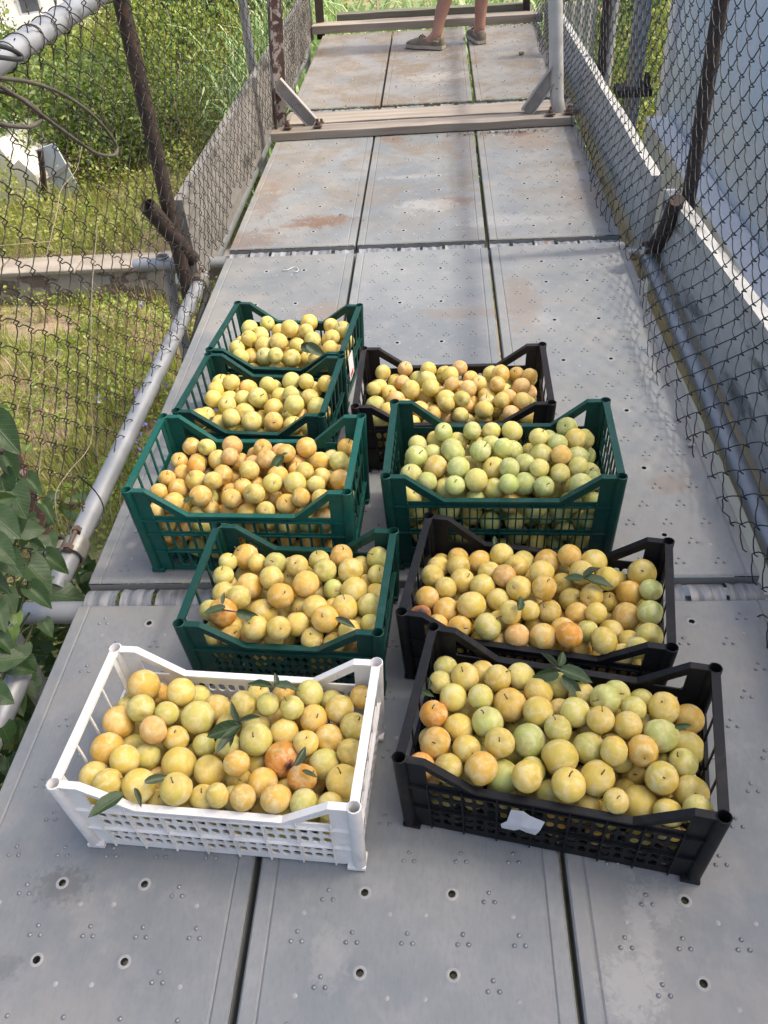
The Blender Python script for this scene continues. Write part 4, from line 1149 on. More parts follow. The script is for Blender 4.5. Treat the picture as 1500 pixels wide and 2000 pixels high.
def photo_pile(key, crop, scale, text):
    """plums seen in the photograph: each lies on the ray through its centre, at the depth of the heap"""
    c = CRATES[key]; it = []
    for tok in text.split():
        q = tok.split(','); it.append([crop[0] + float(q[0]) / scale, crop[1] + float(q[1]) / scale, float(q[2]) / scale, q[3], len(q) > 4])
    N = len(it); dirs = np.array([ray(i[0], i[1]) for i in it]) / FPX      # unit depth along the optical axis
    t = np.zeros(N); rp = np.array([i[2] for i in it]) / FPX; beh = np.array([i[4] for i in it])
    for k in range(N):
        z = c['z'] + c['low'] - .004
        for _ in range(4):
            p = CAM + dirs[k] * ((z - CAM[2]) / dirs[k][2]); l = to_local(c, p)
            fx = max(0, 1 - (l[0] / c['a']) ** 2); fy = max(0, 1 - (l[1] / c['b']) ** 2)
            z = c['z'] + c['low'] + .008 + .026 * fx * fy - (.020 if beh[k] else 0)
        t[k] = (z - CAM[2]) / dirs[k][2]
    for itn in range(70):
        P = CAM + dirs * t[:, None]; R = np.maximum(np.clip(rp * t, .0198, .0290), np.where(beh, .0215, 0))
        Dm = np.linalg.norm(P[:, None] - P[None], axis=2); ov = .97 * (R[:, None] + R[None]) - Dm; np.fill_diagonal(ov, -1)
        ii, jj = np.where(np.triu(ov > 0.0004))
        if len(ii) == 0: break
        push = np.zeros(N)
        for i, j in zip(ii, jj):
            if beh[i] != beh[j]: k = i if beh[i] else j
            else: k = i if t[i] > t[j] else j
            push[k] = max(push[k], ov[i, j])
            o = j if k == i else i
            push[o] = min(push[o], -.25 * ov[i, j]) if push[o] <= 0 else push[o]
        t = t + .45 * push
        # never through the crate floor
        zmin = c['z'] + FLOOR + R; tz = (zmin - CAM[2]) / dirs[:, 2]; t = np.minimum(t, tz)
        tmin = (c['z'] + c['H'] + .02 - CAM[2]) / dirs[:, 2]; t = np.maximum(t, tmin)
    P = CAM + dirs * t[:, None]; R = np.maximum(np.clip(rp * t, .0198, .0290), np.where(beh, .0215, 0))
    L = np.array([clamp_in(c, to_local(c, p), r) for p, r in zip(P, R)])
    for _ in range(25):
        Dm = L[:, None] - L[None]; d = np.linalg.norm(Dm, axis=2) + np.eye(N); ov = .985 * (R[:, None] + R[None]) - d; np.fill_diagonal(ov, -1)
        mv = np.where(ov[..., None] > 0, Dm / d[..., None] * ov[..., None] * .25, 0).sum(1)
        L = L + mv
        L = np.array([clamp_in(c, l, r) for l, r in zip(L, R)])
    return [[L[k], R[k], it[k][3], True] for k in range(N)]
def fill_pile(c, sph, weights, ceil, seed, rmin=.0205, rmax=.0255, cand=16, fails=90):
    """drop plums one by one into the lowest free place below the ceiling surface"""
    rg = np.random.default_rng(seed); keys = list(weights); w = np.array([weights[k] for k in keys], float); w /= w.sum()
    S = [np.append(s[0], s[1]) for s in sph]; fx = len(S); bad = 0; out = []
    while bad < fails:
        r = rg.uniform(rmin, rmax); best = None
        A = np.array(S) if S else np.zeros((0, 4)); fixed = A[:fx]; dyn = A[fx:]
        for _ in range(cand):
            x = rg.uniform(-(c['a'] - .012 - r), c['a'] - .012 - r); y = rg.uniform(-(c['b'] - .012 - r), c['b'] - .012 - r)
            z = FLOOR + r
            if len(dyn):
                d2 = (dyn[:, 0] - x) ** 2 + (dyn[:, 1] - y) ** 2; s2 = ((dyn[:, 3] + r) * .985) ** 2; m = d2 < s2
                if m.any(): z = max(z, (dyn[m, 2] + np.sqrt(s2[m] - d2[m])).max())
            if z > ceil(x, y): continue
            if len(fixed) and (np.linalg.norm(fixed[:, :3] - np.array([x, y, z]), axis=1) < (fixed[:, 3] + r) * .965).any(): continue
            if best is None or z < best[2]: best = (x, y, z)
        if best is None: bad += 1; continue
        bad = 0
        S.append(np.array([*best, r])); out.append([np.array(best), r, keys[rg.choice(len(keys), p=w)], False])
    return out
PX = {}
PX['white'] = ([60, 1240], 2.0833, '461,207,66,o 516,240,30,o,b 372,262,45,y,b 610,235,57,y 726,210,50,g 832,210,55,y 375,305,50,g,b 437,315,57,g 545,315,50,g 325,366,65,o 640,305,50,y,b 690,338,67,g 765,285,60,y 865,282,52,y 925,235,35,y,b 965,282,47,g 1030,245,45,o,b 1065,298,49,g 1137,240,55,g 1240,250,48,g 1265,305,56,y 1355,260,48,o 1327,370,58,y 1160,340,58,o 995,340,35,o,b 1222,415,60,o 1307,480,55,y 505,388,56,p 405,450,55,g 290,478,68,o 607,412,53,y 425,390,30,y,b 455,507,55,g 505,480,55,y,b 370,555,60,y 608,518,70,y 705,452,50,g 790,370,42,y,b 920,365,55,g,b 920,430,67,g 805,450,40,g,b 1030,398,57,y 1130,447,52,y 838,523,55,o 722,557,64,y 1000,527,70,B 915,530,35,y,b 1200,530,63,g 1112,606,60,O 1255,622,70,y 1320,570,30,y,b 1040,640,45,y,b 930,625,63,o 850,600,40,y,b 815,655,50,g 702,663,58,y 585,660,67,y 420,645,70,y 520,590,58,o,b 640,605,30,y,b 242,585,62,y 280,650,60,y 980,705,62,o 870,720,55,o 770,720,50,y 1107,708,57,g 1215,725,55,y 510,705,40,y,b 640,720,35,y,b 325,690,40,y,b 230,690,35,y,b')
PX['front'] = ([740, 1200], 2.0833, '262,218,50,g 240,275,47,g 352,260,58,y 418,222,53,y 497,262,54,y 580,227,56,g 295,335,57,g 413,335,52,g 635,307,58,y 537,365,70,o 733,290,54,g 215,397,57,O 350,390,42,y,b 437,442,65,G 640,415,62,y 825,330,54,y 965,285,58,G 932,340,62,G 740,395,45,y,b 788,415,60,g 1060,335,42,g,b 1035,385,52,g 1158,385,65,y 1287,445,62,o 315,463,59,y 190,505,46,y,b 226,534,65,o 490,520,62,y 620,535,71,G 737,497,56,g 897,427,56,y 1012,450,57,y 1085,455,30,y,b 1155,500,70,G 850,545,67,g 955,555,60,y 1077,552,64,o 1280,560,78,y 275,595,52,y,b 368,588,60,y 180,625,55,O 565,460,40,g,b 400,545,40,g,b 560,560,40,g,b 500,653,68,G 615,640,57,g 740,610,79,y 1035,655,55,y,b 1250,630,60,g 1150,665,67,y 878,688,72,y 450,615,35,y,b 270,675,60,y 398,695,68,o 600,730,63,y 680,710,40,g,b 765,735,71,y 1000,720,50,y 1060,772,76,y 1168,755,45,y,b 1290,740,70,y 1175,810,60,y 1290,840,62,g 945,797,52,y 855,785,40,y,b 960,690,35,y,b 1160,590,40,g,b 510,735,40,y,b 1230,780,35,y,b 700,355,30,y,b')
PX['mid'] = ([750, 990], 2.5, '367,225,53,o 290,240,30,y,b 250,285,54,y 352,287,57,y 460,270,55,o 222,340,55,y 575,235,58,y 645,290,58,y 700,210,57,g 803,235,63,o 895,243,57,o 1020,272,65,y 515,318,55,y 588,340,58,p 388,345,60,y 285,398,54,y 470,390,62,y 195,445,58,o 365,435,48,y,b 283,502,63,o 170,530,52,R 408,498,72,y 545,452,57,y 660,395,62,y 770,322,61,y 780,410,62,o 867,318,40,g,b 965,320,60,y 870,375,52,y 1090,350,56,y 1140,320,55,y,b 1245,332,70,y 1335,370,40,g,b 1330,412,54,G 1212,415,63,o 915,452,60,y 1010,440,58,y 1110,463,48,y 1310,520,62,G 1178,525,73,o 1025,540,48,y 945,525,60,o 820,525,60,y 705,510,50,y 590,430,45,y,b 500,520,45,y,b 565,545,45,y 633,565,58,y 757,635,68,o 745,580,55,y,b 892,602,67,o 1013,630,55,g 1133,610,62,y 1210,650,48,y 1090,560,40,y,b 888,680,66,O 502,618,69,g 370,600,57,o 250,590,50,o 647,665,62,p 780,700,45,y,b 560,672,35,o,b 960,690,35,o,b 1040,720,70,y 1165,712,62,y 1308,620,58,y,b 1308,680,66,g 1255,752,55,g 190,600,40,y,b')
PX['lattice'] = ([320, 1000], 3.125, '490,250,77,o 412,310,55,g 570,310,50,y 680,315,70,g 815,330,68,y 950,300,65,g 1087,253,73,o 1310,262,72,g 985,360,72,g 1140,360,78,y 1207,330,50,y,b 1310,385,62,g 370,390,63,g 515,375,77,y,b 385,440,55,y,b 360,490,72,y 515,465,80,o 658,402,73,y 770,415,48,y,b 867,440,82,o 1035,475,63,G 1235,440,45,y,b 1172,495,84,y 1305,495,45,y 440,540,73,g 615,520,40,y,b 713,512,81,o 265,605,70,g 373,668,88,O 540,570,40,y,b 605,632,86,y 715,650,50,y,b 760,600,35,y,b 850,580,72,y,b 925,620,77,y 1020,580,45,y 960,510,50,y,b 1112,600,82,y 1275,590,80,g 1008,710,84,o 808,725,76,y 530,735,75,p 675,750,65,y 250,725,50,y,b 370,790,65,o 550,815,80,y 715,820,75,y 880,825,72,y 1025,835,72,y 1140,765,72,y 1190,690,50,y,b 1275,705,45,g 1230,850,50,y 310,760,45,y,b 900,740,30,y,b')
rest = []            # everything past the 300 largest
count = 0
def place_plum(key, l, r, code, seed, where):
    c = CRATES[key]; rr = random.Random(seed)
    me = BR_ME if code == 'B' else RED_ME if code == 'R' else PLUM_ME[seed % 7]
    col = TINT[code]; k = rr.uniform(.88, 1.10); w_ = rr.uniform(-.03, .03)
    o = link('plum', me); o.location = Vector(to_world(c, l)); o.scale = (r, r, r)
    toc = Vector(CAM) - o.location; toc.normalize()
    has_stem = rr.random() < .42 and code not in 'BR'
    if code in 'BR':
        ax = (toc + Vector(CR) * .55 * (1 if code == 'B' else .2) + Vector(CD) * (.55 if code == 'B' else -.1)).normalized()
        o.rotation_mode = 'QUATERNION'; o.rotation_quaternion = ax.to_track_quat('X', 'Z')
    elif has_stem:
        d = (toc * .8 + Vector((0, 0, .5)) + Vector([rr.gauss(0, .45) for _ in range(3)])).normalized()
        o.rotation_mode = 'QUATERNION'; o.rotation_quaternion = d.to_track_quat('Z', 'Y') @ Matrix.Rotation(rr.uniform(0, 6.28), 3, 'Z').to_quaternion()
        link('stem', STEM_ME, o)
    else:
        o.rotation_euler = (rr.uniform(0, 6.28), rr.uniform(0, 6.28), rr.uniform(0, 6.28))
    o.color = (min(1, col[0] * k + w_), min(1, col[1] * k + w_ * .3), col[2] * k, 1)
    if code == 'B': tag(o, 'orange plum with a black bruise in the white crate', 'plum')
    elif code == 'R': tag(o, 'rotten brown blotched plum at the left end of the middle black crate', 'plum')
    else:
        tag(o, '%s plum %s of the %s crate' % (WORD[code], where, CW[key]), 'plum', 'plums in the %s crate' % CW[key])
    return o
ORD = 'first second third fourth fifth sixth seventh eighth ninth tenth eleventh twelfth thirteenth fourteenth'.split()
def rows_of(P):
    """where each plum of a heap lies: row from the front, place from the left"""
    n_ = len(P); nrow = max(3, round(n_ / 9.5)); order = sorted(range(n_), key=lambda i: P[i][1]); out = [''] * n_
    for k in range(nrow):
        row = sorted(order[k * n_ // nrow:(k + 1) * n_ // nrow], key=lambda i: P[i][0])
        for q, i in enumerate(row):
            out[i] = '%s from left in %s row' % (ORD[min(q, 13)], 'front' if k == 0 else ORD[k])
    return out
seed = 100
for key in ('white', 'front', 'mid', 'lattice'):
    c = CRATES[key]; top = photo_pile(key, *PX[key]); c['sph'] = top
    wh = rows_of([q[0] for q in top])
    for (l, r, code, _), w_ in zip(top, wh):
        seed += 1; count += 1; place_plum(key, l, r, code, seed, w_)
    low_ = c['low']
    fil = fill_pile(c, top, {'y': 5, 'g': 2, 'o': 2}, lambda x, y: low_ - .012, seed)
    rest += [(key, *f[:3]) for f in fil]; c['sph'] = top + fil
MIXES = {'teal': {'o': 8, 'y': 2.5, 'g': 1.2, 'O': .6, 'p': 1.0}, 'left2': {'y': 6, 'g': 4, 'o': 1.2}, 'left1': {'y': 7, 'g': 3, 'o': .7}, 'tall': {'g': 5, 'G': 6, 'y': 1.6, 'o': .4}, 'back': {'y': 6, 'p': 1.2, 'o': 2, 'g': 3}}
for q, (key, mix) in enumerate(MIXES.items()):
    c = CRATES[key]; a_, b_, lo = c['a'], c['b'], c['low']
    ce = lambda x, y: lo + .006 + .026 * max(0, 1 - (x / a_) ** 4) * max(0, 1 - (y / b_) ** 4)
    r0, r1 = {'teal': (.0200, .0248), 'left2': (.0222, .0275), 'left1': (.0222, .0275), 'tall': (.0212, .0265), 'back': (.0200, .0260)}[key]
    fil = fill_pile(c, [], mix, ce, 300 + q, r0, r1, 30, 200)
    c['sph'] = fil
    if key == 'teal':
        order = sorted(range(len(fil)), key=lambda i: -(fil[i][0][2] - .15 * fil[i][0][1]))[:300 - count]
        wh = rows_of([fil[i][0] for i in order])
        for i, w_ in zip(order, wh):
            seed += 1; place_plum(key, fil[i][0], fil[i][1], fil[i][2], seed, w_)
        rest += [(key, *fil[i][:3]) for i in range(len(fil)) if i not in set(order)]
    else: rest += [(key, *f[:3]) for f in fil]
# the remaining plums as one object
BV = [plum_verts(50 + i, 18, 12) for i in range(4)]
Vs = []; Fs = []; Cs = []; b = 0; rg = np.random.default_rng(9); SV = []; SF = []; sb_ = 0
stem_v = np.array([tuple(v.co) for v in STEM_ME.vertices]); stem_f = [tuple(p.vertices) for p in STEM_ME.polygons if len(p.vertices) == 4]
for i, (key, l, r, code) in enumerate(rest):
    V_, F_ = BV[i % 4]; q_ = rg.normal(size=4); q_ /= np.linalg.norm(q_); c = CRATES[key]; w_ = to_world(c, l)
    stem = l[2] > c['low'] - .045 and rg.random() < .28 and key in MIXES
    if stem:
        d = Vector(CAM - w_).normalized() * .7 + Vector((0, 0, .6)) + Vector(rg.normal(size=3) * .45); M_ = np.array(d.to_track_quat('Z', 'Y').to_matrix())
    else:
        from mathutils import Quaternion
        M_ = np.array(Quaternion(q_).to_matrix())
    Vs.append(V_ @ M_.T * r + w_); Fs.append(F_ + b); b += len(V_)
    t = np.array(TINT[code]) * rg.uniform(.86, 1.12); t[0] += rg.uniform(-.03, .03)
    Cs.append(np.tile(np.append(t, 1.0), (len(V_), 1)))
    if stem:
        SV.append(stem_v @ M_.T * r + w_); SF += [tuple(np.array(f) + sb_) for f in stem_f]; sb_ += len(stem_v)
me = fast_mesh('plum_heap', np.concatenate(Vs), np.concatenate(Fs), PLUMS, True)
at = me.color_attributes.new('tint', 'FLOAT_COLOR', 'POINT'); at.data.foreach_set('color', np.concatenate(Cs).astype(np.float32).ravel())
heap = tag(link('plum_heap', me), 'remaining yellow and green plums heaped deeper in and in the rear crates', 'plums', kind='stuff')
tag(link('stems', fast_mesh('stems', np.concatenate(SV), np.array(SF), STEMM, True), heap), kind='stuff')
print('PLUMS individual', count, 'rest', len(rest))

# ------------------------------------------------------------------ plum leaves and sprigs lying on the fruit
def leaf_grid(L=1.0, W=.42, nx=9, ny=5, fold=.25, curl=.25, tip=1.0, heart=False):
    V = []; F = []
    for i in range(nx):
        s = i / (nx - 1)
        w = W / 2 * (math.sin(math.pi * min(1, s * .96 + .04) ** (.80)) ** .8 if not heart else (1.25 * math.sin(math.pi * min(1.0, (s * .93 + .07)) ** .55) ** .9))
        if i == nx - 1: w = .004
        for j in range(ny):
            t = 2 * j / (ny - 1) - 1
            back = (-.22 * abs(t) ** 1.3 * (1 - s) ** 2 if heart else 0)
            V.append(((s + back) * L, t * w * L, L * (fold * abs(t) * w * 1.2 - curl * s * s + .02 * math.sin(s * 14) * abs(t))))
    for i in range(nx - 1):
        for j in range(ny - 1):
            a = i * ny + j; F.append((a, a + 1, a + ny + 1, a + ny))
    return np.array(V), np.array(F)
def leafskin(name, c, vein):
    n = NT(name); v = n.objcoord(False); sx = n.n('ShaderNodeSeparateXYZ'); n.l(v, sx.inputs[0])
    ay = n.math('ABSOLUTE', sx.outputs[1]); mid = n.ramp(ay, .022, .006)
    diag = n.math('ABSOLUTE', n.math('SUBTRACT', n.math('FRACT', n.math('MULTIPLY', n.math('SUBTRACT', sx.outputs[0], n.math('MULTIPLY', ay, .9)), 6.5)), .5))
    side_ = n.math('MULTIPLY', n.ramp(diag, .09, .02), .45)
    col = n.mix(n.noise(n.objcoord(), 5.0, 5.0), tuple(x * .75 for x in c), tuple(x * 1.25 for x in c))
    col = n.mix(n.math('MAXIMUM', mid, side_), col, vein)
    n.l(col, n.b.inputs['Base Color']); n.b.inputs['Roughness'].default_value = .48
    tr = n.n('ShaderNodeBsdfTranslucent'); n.l(col, tr.inputs['Color']); ms = n.n('ShaderNodeMixShader'); ms.inputs[0].default_value = .22
    n.l(n.b.outputs[0], ms.inputs[1]); n.l(tr.outputs[0], ms.inputs[2]); n.l(ms.outputs[0], n.out.inputs['Surface'])
    n.bump(n.math('MAXIMUM', mid, side_), .3, .02)
    return n.mat
PLEAF = leafskin('plum_leaf_green', (0.040, 0.075, 0.026), (0.10, 0.14, 0.06))
PLEAF_P = leafskin('plum_leaf_pale_underside', (0.085, 0.115, 0.065), (0.15, 0.18, 0.11))
PLEAF_ME = [fast_mesh('leaf', *leaf_grid(1, .44, fold=.5, curl=.08), PLEAF, True), fast_mesh('leaf', *leaf_grid(1, .36, fold=.9, curl=.04), PLEAF_P, True), fast_mesh('leaf', *leaf_grid(1, .50, fold=.35, curl=.16), PLEAF, True)]
def hit(px, py, keys):
    d = ray(px, py); d = d / np.linalg.norm(d); best = None
    for k in keys:
        c = CRATES[k]
        for s in c['sph']:
            w_ = to_world(c, s[0]) - CAM; tca = w_ @ d; d2 = w_ @ w_ - tca * tca
            if d2 < s[1] ** 2:
                t = tca - math.sqrt(s[1] ** 2 - d2)
                if best is None or t < best: best = t
    if best is None:
        c = CRATES[keys[0]]; return np.array(onZ(px, py, c['z'] + c['low'])), d
    return CAM + d * best, d
lr = random.Random(44)
def top_hit(px, py, key):
    d = ray(px, py); d = d / np.linalg.norm(d)
    t = min(np.linalg.norm(hit(px + dx, py + dy, [key])[0] - CAM) for dx in (-16, 0, 16) for dy in (-16, 0, 16))
    return CAM + d * t, d
def sprig(label, key, lvs, cat='leaf'):
    """lvs: (px, py, length in photo px, angle in the photo, variant, tilt)"""
    p0, d0 = top_hit(lvs[0][0], lvs[0][1], key); root = thing('plum_sprig' if len(lvs) > 1 else 'plum_leaf', label, cat, Vector(p0))
    for px, py, ln_, ang, var, tilt in lvs:
        p, d = top_hit(px, py, key); p = p - d * .010; depth = (p - CAM) @ CF
        n_ = Vector(-d * .75 + np.array([0, 0, .5]) + CR * tilt * .6).normalized()
        x = Vector(CR * math.cos(math.radians(ang)) - CD * math.sin(math.radians(ang))); x = (x - n_ * x.dot(n_)).normalized(); y = n_.cross(x)
        M_ = Matrix((x, y, n_)).transposed().to_4x4(); s = ln_ * depth / FPX * lr.uniform(.88, 1.15)
        y_s = lr.uniform(.75, 1.2); tw = Matrix.Rotation(lr.uniform(-.5, .5), 4, 'X') @ Matrix.Rotation(lr.uniform(-.25, .15), 4, 'Y') @ Matrix.Diagonal((1, y_s, lr.uniform(.6, 2.2), 1))
        o = link('leaf', PLEAF_ME[var], root); o.matrix_local = Matrix.Translation(Vector(p) - root.location) @ M_ @ tw @ Matrix.Scale(s, 4)
    if len(lvs) > 2:
        a_ = Vector((0, 0, 0)); e_ = Vector(CR) * lr.uniform(-.03, .03) - Vector(CD) * .012 + Vector((0, 0, -.012))
        tm = MB(); tm.tube([a_ - Vector(d0) * .009, a_ - Vector(d0) * .008 + e_ * .5, a_ + e_], [.0016, .0018, .0014], 6); tm.build('twig', STEMM, root, smooth=3.2)
    return root
sprig('large dark green leaf drooping over the front rim of the white crate', 'white', [(240, 1552, 75, 222, 0, .2)])
sprig('leafy green sprig in the middle of the white crate', 'white', [(470, 1415, 55, 105, 1, .4), (470, 1417, 60, 200, 0, -.3), (468, 1420, 70, 230, 1, .3), (466, 1420, 48, 255, 0, 0), (468, 1412, 38, 20, 1, .3)])
sprig('pair of green leaves at the back of the white crate', 'white', [(535, 1342, 52, 5, 2, 0), (530, 1342, 48, 170, 0, .2), (540, 1340, 28, 95, 1, .3)])
sprig('small curled leaf beside the bruised plum in the white crate', 'white', [(575, 1495, 42, 60, 1, .4), (590, 1505, 30, 330, 0, .2)])
sprig('thin green leaf on the star marked plum in the white crate', 'white', [(282, 1528, 45, 20, 1, .2), (262, 1540, 42, 290, 1, .2)])
sprig('dark three leaved sprig on the fruit of the middle black crate', 'mid', [(1138, 1128, 70, 340, 0, .2), (1140, 1132, 40, 165, 2, 0), (1140, 1130, 38, 30, 1, .3)])
sprig('single small leaf standing in the middle black crate', 'mid', [(1012, 1192, 32, 75, 2, .3)])
sprig('tiny leaf tip at the back of the middle black crate', 'mid', [(965, 1065, 24, 80, 2, .3)])
sprig('broad leaved sprig at the back of the nearest black crate', 'front', [(1095, 1308, 62, 335, 2, .2), (1090, 1312, 50, 190, 0, 0), (1088, 1304, 40, 130, 1, .3), (1092, 1300, 34, 70, 2, .3), (1100, 1318, 58, 300, 0, .3)])
sprig('small dark leaf at the right end of the nearest black crate', 'front', [(1318, 1420, 32, 5, 2, 0)])
sprig('small leaf at the left end of the nearest black crate', 'front', [(820, 1352, 28, 340, 0, .2), (836, 1346, 22, 80, 1, .2)])
sprig('leaf under the big orange plum in the lattice sided green crate', 'lattice', [(462, 1195, 40, 345, 2, 0), (440, 1185, 45, 200, 0, .2), (435, 1180, 25, 80, 1, .2)])
sprig('curled leaf by the right end of the lattice sided green crate', 'lattice', [(655, 1208, 48, 335, 1, .3)])
sprig('upright dark leaf on the orange plums of the teal crate', 'teal', [(552, 890, 42, 235, 0, .3), (550, 893, 16, 40, 1, 0)])
sprig('small leaf near the front of the teal crate', 'teal', [(358, 980, 26, 15, 0, 0)])
sprig('dark leaf on the plums of the farthest green crate', 'left1', [(588, 676, 40, 350, 0, 0), (600, 672, 42, 325, 1, .2)])
sprig('dry brown twig and leaf in the second green crate of the left row', 'left2', [(408, 828, 22, 60, 1, .3), (412, 835, 18, 200, 0, .2)])

# torn paper on the nearest black crate, sticker on the farthest green crate
def wall_hit(key, px, py, off):
    c = CRATES[key]; n_ = np.array([math.sin(c['yaw']), -math.cos(c['yaw']), 0]); p0 = np.array([c['cx'], c['cy'], 0]) + n_ * (c['b'] - TAPER * .4 + off)
    d = ray(px, py); return CAM + d * (((p0 - CAM) @ n_) / (d @ n_))
PAPER = simple('torn_grey_paper', (0.50, 0.51, 0.53), (0.62, 0.62, 0.63), 20, .9)
pts = [(998, 1582), (1022, 1585), (1035, 1594), (1064, 1606), (1055, 1622), (1046, 1631), (1028, 1626), (1015, 1620), (1004, 1622), (980, 1617), (978, 1610), (990, 1604)]
W3 = [wall_hit('front', x, y, .009 + .002 * math.sin(i * 1.9)) for i, (x, y) in enumerate(pts)]; cen = sum(W3) / len(W3)
n_ = np.array([math.sin(CRATES['front']['yaw']), -math.cos(CRATES['front']['yaw']), 0])
mb = MB(); mb.v = [tuple(cen + n_ * .003)] + [tuple(w_) for w_ in W3] + [tuple(cen + n_ * .0024)] + [tuple(w_ - n_ * .0006) for w_ in W3]
m_ = len(pts)
for i in range(m_):
    j = (i + 1) % m_; mb.f += [[0, 1 + i, 1 + j], [m_ + 1, m_ + 2 + j, m_ + 2 + i], [1 + i, m_ + 2 + i, m_ + 2 + j, 1 + j]]; mb.m += [0, 0, 0]
tag(mb.build('paper_scrap', PAPER, None), 'torn grey paper scrap stuck to the front of the nearest black crate', 'paper')
c = CRATES['left1']; mb = MB(); mb.box((c['a'] + .0045, -.055, .095), (.0012, .055, .07), mi=0); mb.box((c['a'] + .0055, -.055, .072), (.0012, .03, .014), mi=1)
st_ = mb.build('sticker', [simple('white_sticker', (0.70, 0.70, 0.70), (0.76, 0.76, 0.76), 10, .6), simple('red_print', (0.5, 0.05, 0.05), (0.55, 0.07, 0.06), 10, .6)], CRATES['left1']['o'])

# ================================================================== vine, cables and small things on the left
VLEAF = leafskin('bindweed_leaf_green', (0.027, 0.062, 0.013), (0.06, 0.105, 0.03))
VLEAF_L = leafskin('young_bindweed_leaf', (0.115, 0.19, 0.04), (0.19, 0.26, 0.08))
HL = [leaf_grid(1, .72, 11, 7, fold=.30, curl=.22, heart=True), leaf_grid(1, .60, 11, 7, fold=.55, curl=.35, heart=True), leaf_grid(1, .80, 11, 7, fold=.18, curl=.12, heart=True)]
VLM = [fast_mesh('leaf', *h, VLEAF, True) for h in HL]; VLML = [fast_mesh('leaf', *h, VLEAF_L, True) for h in HL]
vine = thing('climbing_vine', 'climbing vine with large heart shaped green leaves at the left edge', 'vine', (-.98, 1.35, -.3))
VL = [(-15, 825, 110, 312, 0, 0), (5, 890, 85, 300, 1, 0), (0, 930, 95, 285, 0, 0), (22, 960, 85, 300, 2, 0), (52, 935, 62, 315, 1, 0), (-10, 1010, 90, 320, 2, 0), (30, 1000, 70, 280, 0, 0),
      (82, 985, 55, 300, 1, 0), (45, 1035, 60, 10, 2, 0), (60, 1060, 45, 330, 0, 0), (92, 1045, 52, 290, 2, 0), (-15, 1060, 85, 320, 0, 0), (10, 1085, 75, 310, 2, 0), (90, 1088, 75, 335, 1, 0), (55, 1105, 95, 320, 0, 0),
      (95, 1160, 105, 12, 2, 0), (60, 1150, 75, 320, 1, 0), (-20, 1130, 70, 330, 1, 0), (10, 1160, 60, 300, 2, 0), (-10, 1190, 70, 290, 0, 0), (30, 1200, 40, 280, 2, 1), (22, 1225, 48, 275, 0, 1), (40, 1260, 62, 255, 2, 0),
      (85, 1215, 48, 300, 0, 0), (-8, 1290, 80, 20, 2, 0), (45, 1290, 65, 300, 0, 0), (20, 1300, 70, 350, 1, 0), (60, 1330, 55, 280, 2, 0), (-10, 1240, 75, 320, 1, 0), (30, 1360, 60, 290, 0, 0), (5, 1420, 65, 300, 2, 0),
      (40, 1420, 45, 260, 1, 0), (0, 798, 28, 5, 1, 1), (50, 880, 26, 60, 1, 1), (100, 1010, 30, 250, 0, 0), (-5, 980, 60, 20, 1, 0), (70, 1010, 34, 200, 2, 0), (15, 1480, 60, 280, 0, 0), (-15, 1350, 70, 330, 2, 0)]
rv = random.Random(5); VC = []
for i, (px, py, ln_, ang, var, yg) in enumerate(VL):
    X = -.825 - .05 * rv.random()
    p = onX(px, py, X); d = (np.array(p) - CAM); depth = d @ CF; d /= np.linalg.norm(d)
    n_ = Vector(-d * .65 + np.array([.25, -.05, .65]) + np.array([rv.gauss(0, .22) for _ in range(3)])).normalized()
    x = Vector(CR * math.cos(math.radians(ang)) - CD * math.sin(math.radians(ang))); x = (x - n_ * x.dot(n_)).normalized(); y = n_.cross(x)
    o = link('leaf', (VLML if yg else VLM)[var], vine)
    o.matrix_local = Matrix.Translation(p - vine.location) @ Matrix((x, y, n_)).transposed().to_4x4() @ Matrix.Scale(.72 * ln_ * depth / FPX, 4)
    VC.append(p - vine.location)
mb = MB(); VCs = sorted(VC, key=lambda v: -v.z)
for k in range(4):
    pth = [VCs[i] + Vector((-.03, rv.gauss(0, .02), -.01)) for i in range(k, len(VCs), 4)]
    mb.tube(pth, .0028, 6)
mb.build('stem', simple('vine_stem', (0.09, 0.10, 0.035), (0.15, 0.14, 0.06), 12, .8), vine, smooth=3.2)
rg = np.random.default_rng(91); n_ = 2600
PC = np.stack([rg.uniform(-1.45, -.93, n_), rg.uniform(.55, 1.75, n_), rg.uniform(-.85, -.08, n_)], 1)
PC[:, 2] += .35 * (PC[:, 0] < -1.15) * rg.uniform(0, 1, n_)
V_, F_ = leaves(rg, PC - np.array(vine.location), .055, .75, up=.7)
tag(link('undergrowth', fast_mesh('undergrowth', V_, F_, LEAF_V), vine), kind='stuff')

CABLEM = simple('grey_brown_cable', (0.055, 0.045, 0.035), (0.105, 0.088, 0.068), 14, .75, 0, .4, 60)
def smooth_path(pts, k=6):
    out = []; n_ = len(pts)
    for i in range(n_ - 1):
        p0 = pts[max(i - 1, 0)]; p1 = pts[i]; p2 = pts[i + 1]; p3 = pts[min(i + 2, n_ - 1)]
        for j in range(k):
            t = j / k
            out.append(.5 * ((2 * p1) + (p2 - p0) * t + (2 * p0 - 5 * p1 + 4 * p2 - p3) * t * t + (-p0 + 3 * p1 - 3 * p2 + p3) * t ** 3))
    out.append(pts[-1]); return out
def wire(name, label, cat, px, X, r, mat, dx=0.0, parent=None, plane='X'):
    pts = []
    for i, (x, y) in enumerate(px):
        pts.append(onX(x, y, X + dx * i / len(px)) if plane == 'X' else onZ(x, y, X))
    mb = MB(); mb.tube(smooth_path(pts), r, 8); o = mb.build(name, mat, parent, smooth=3.2)
    return tag(o, label, cat) if label else o
cb = thing('cable_loop', 'loose loops of grey brown cable hanging inside the left fence', 'cable', (0, 0, 0))
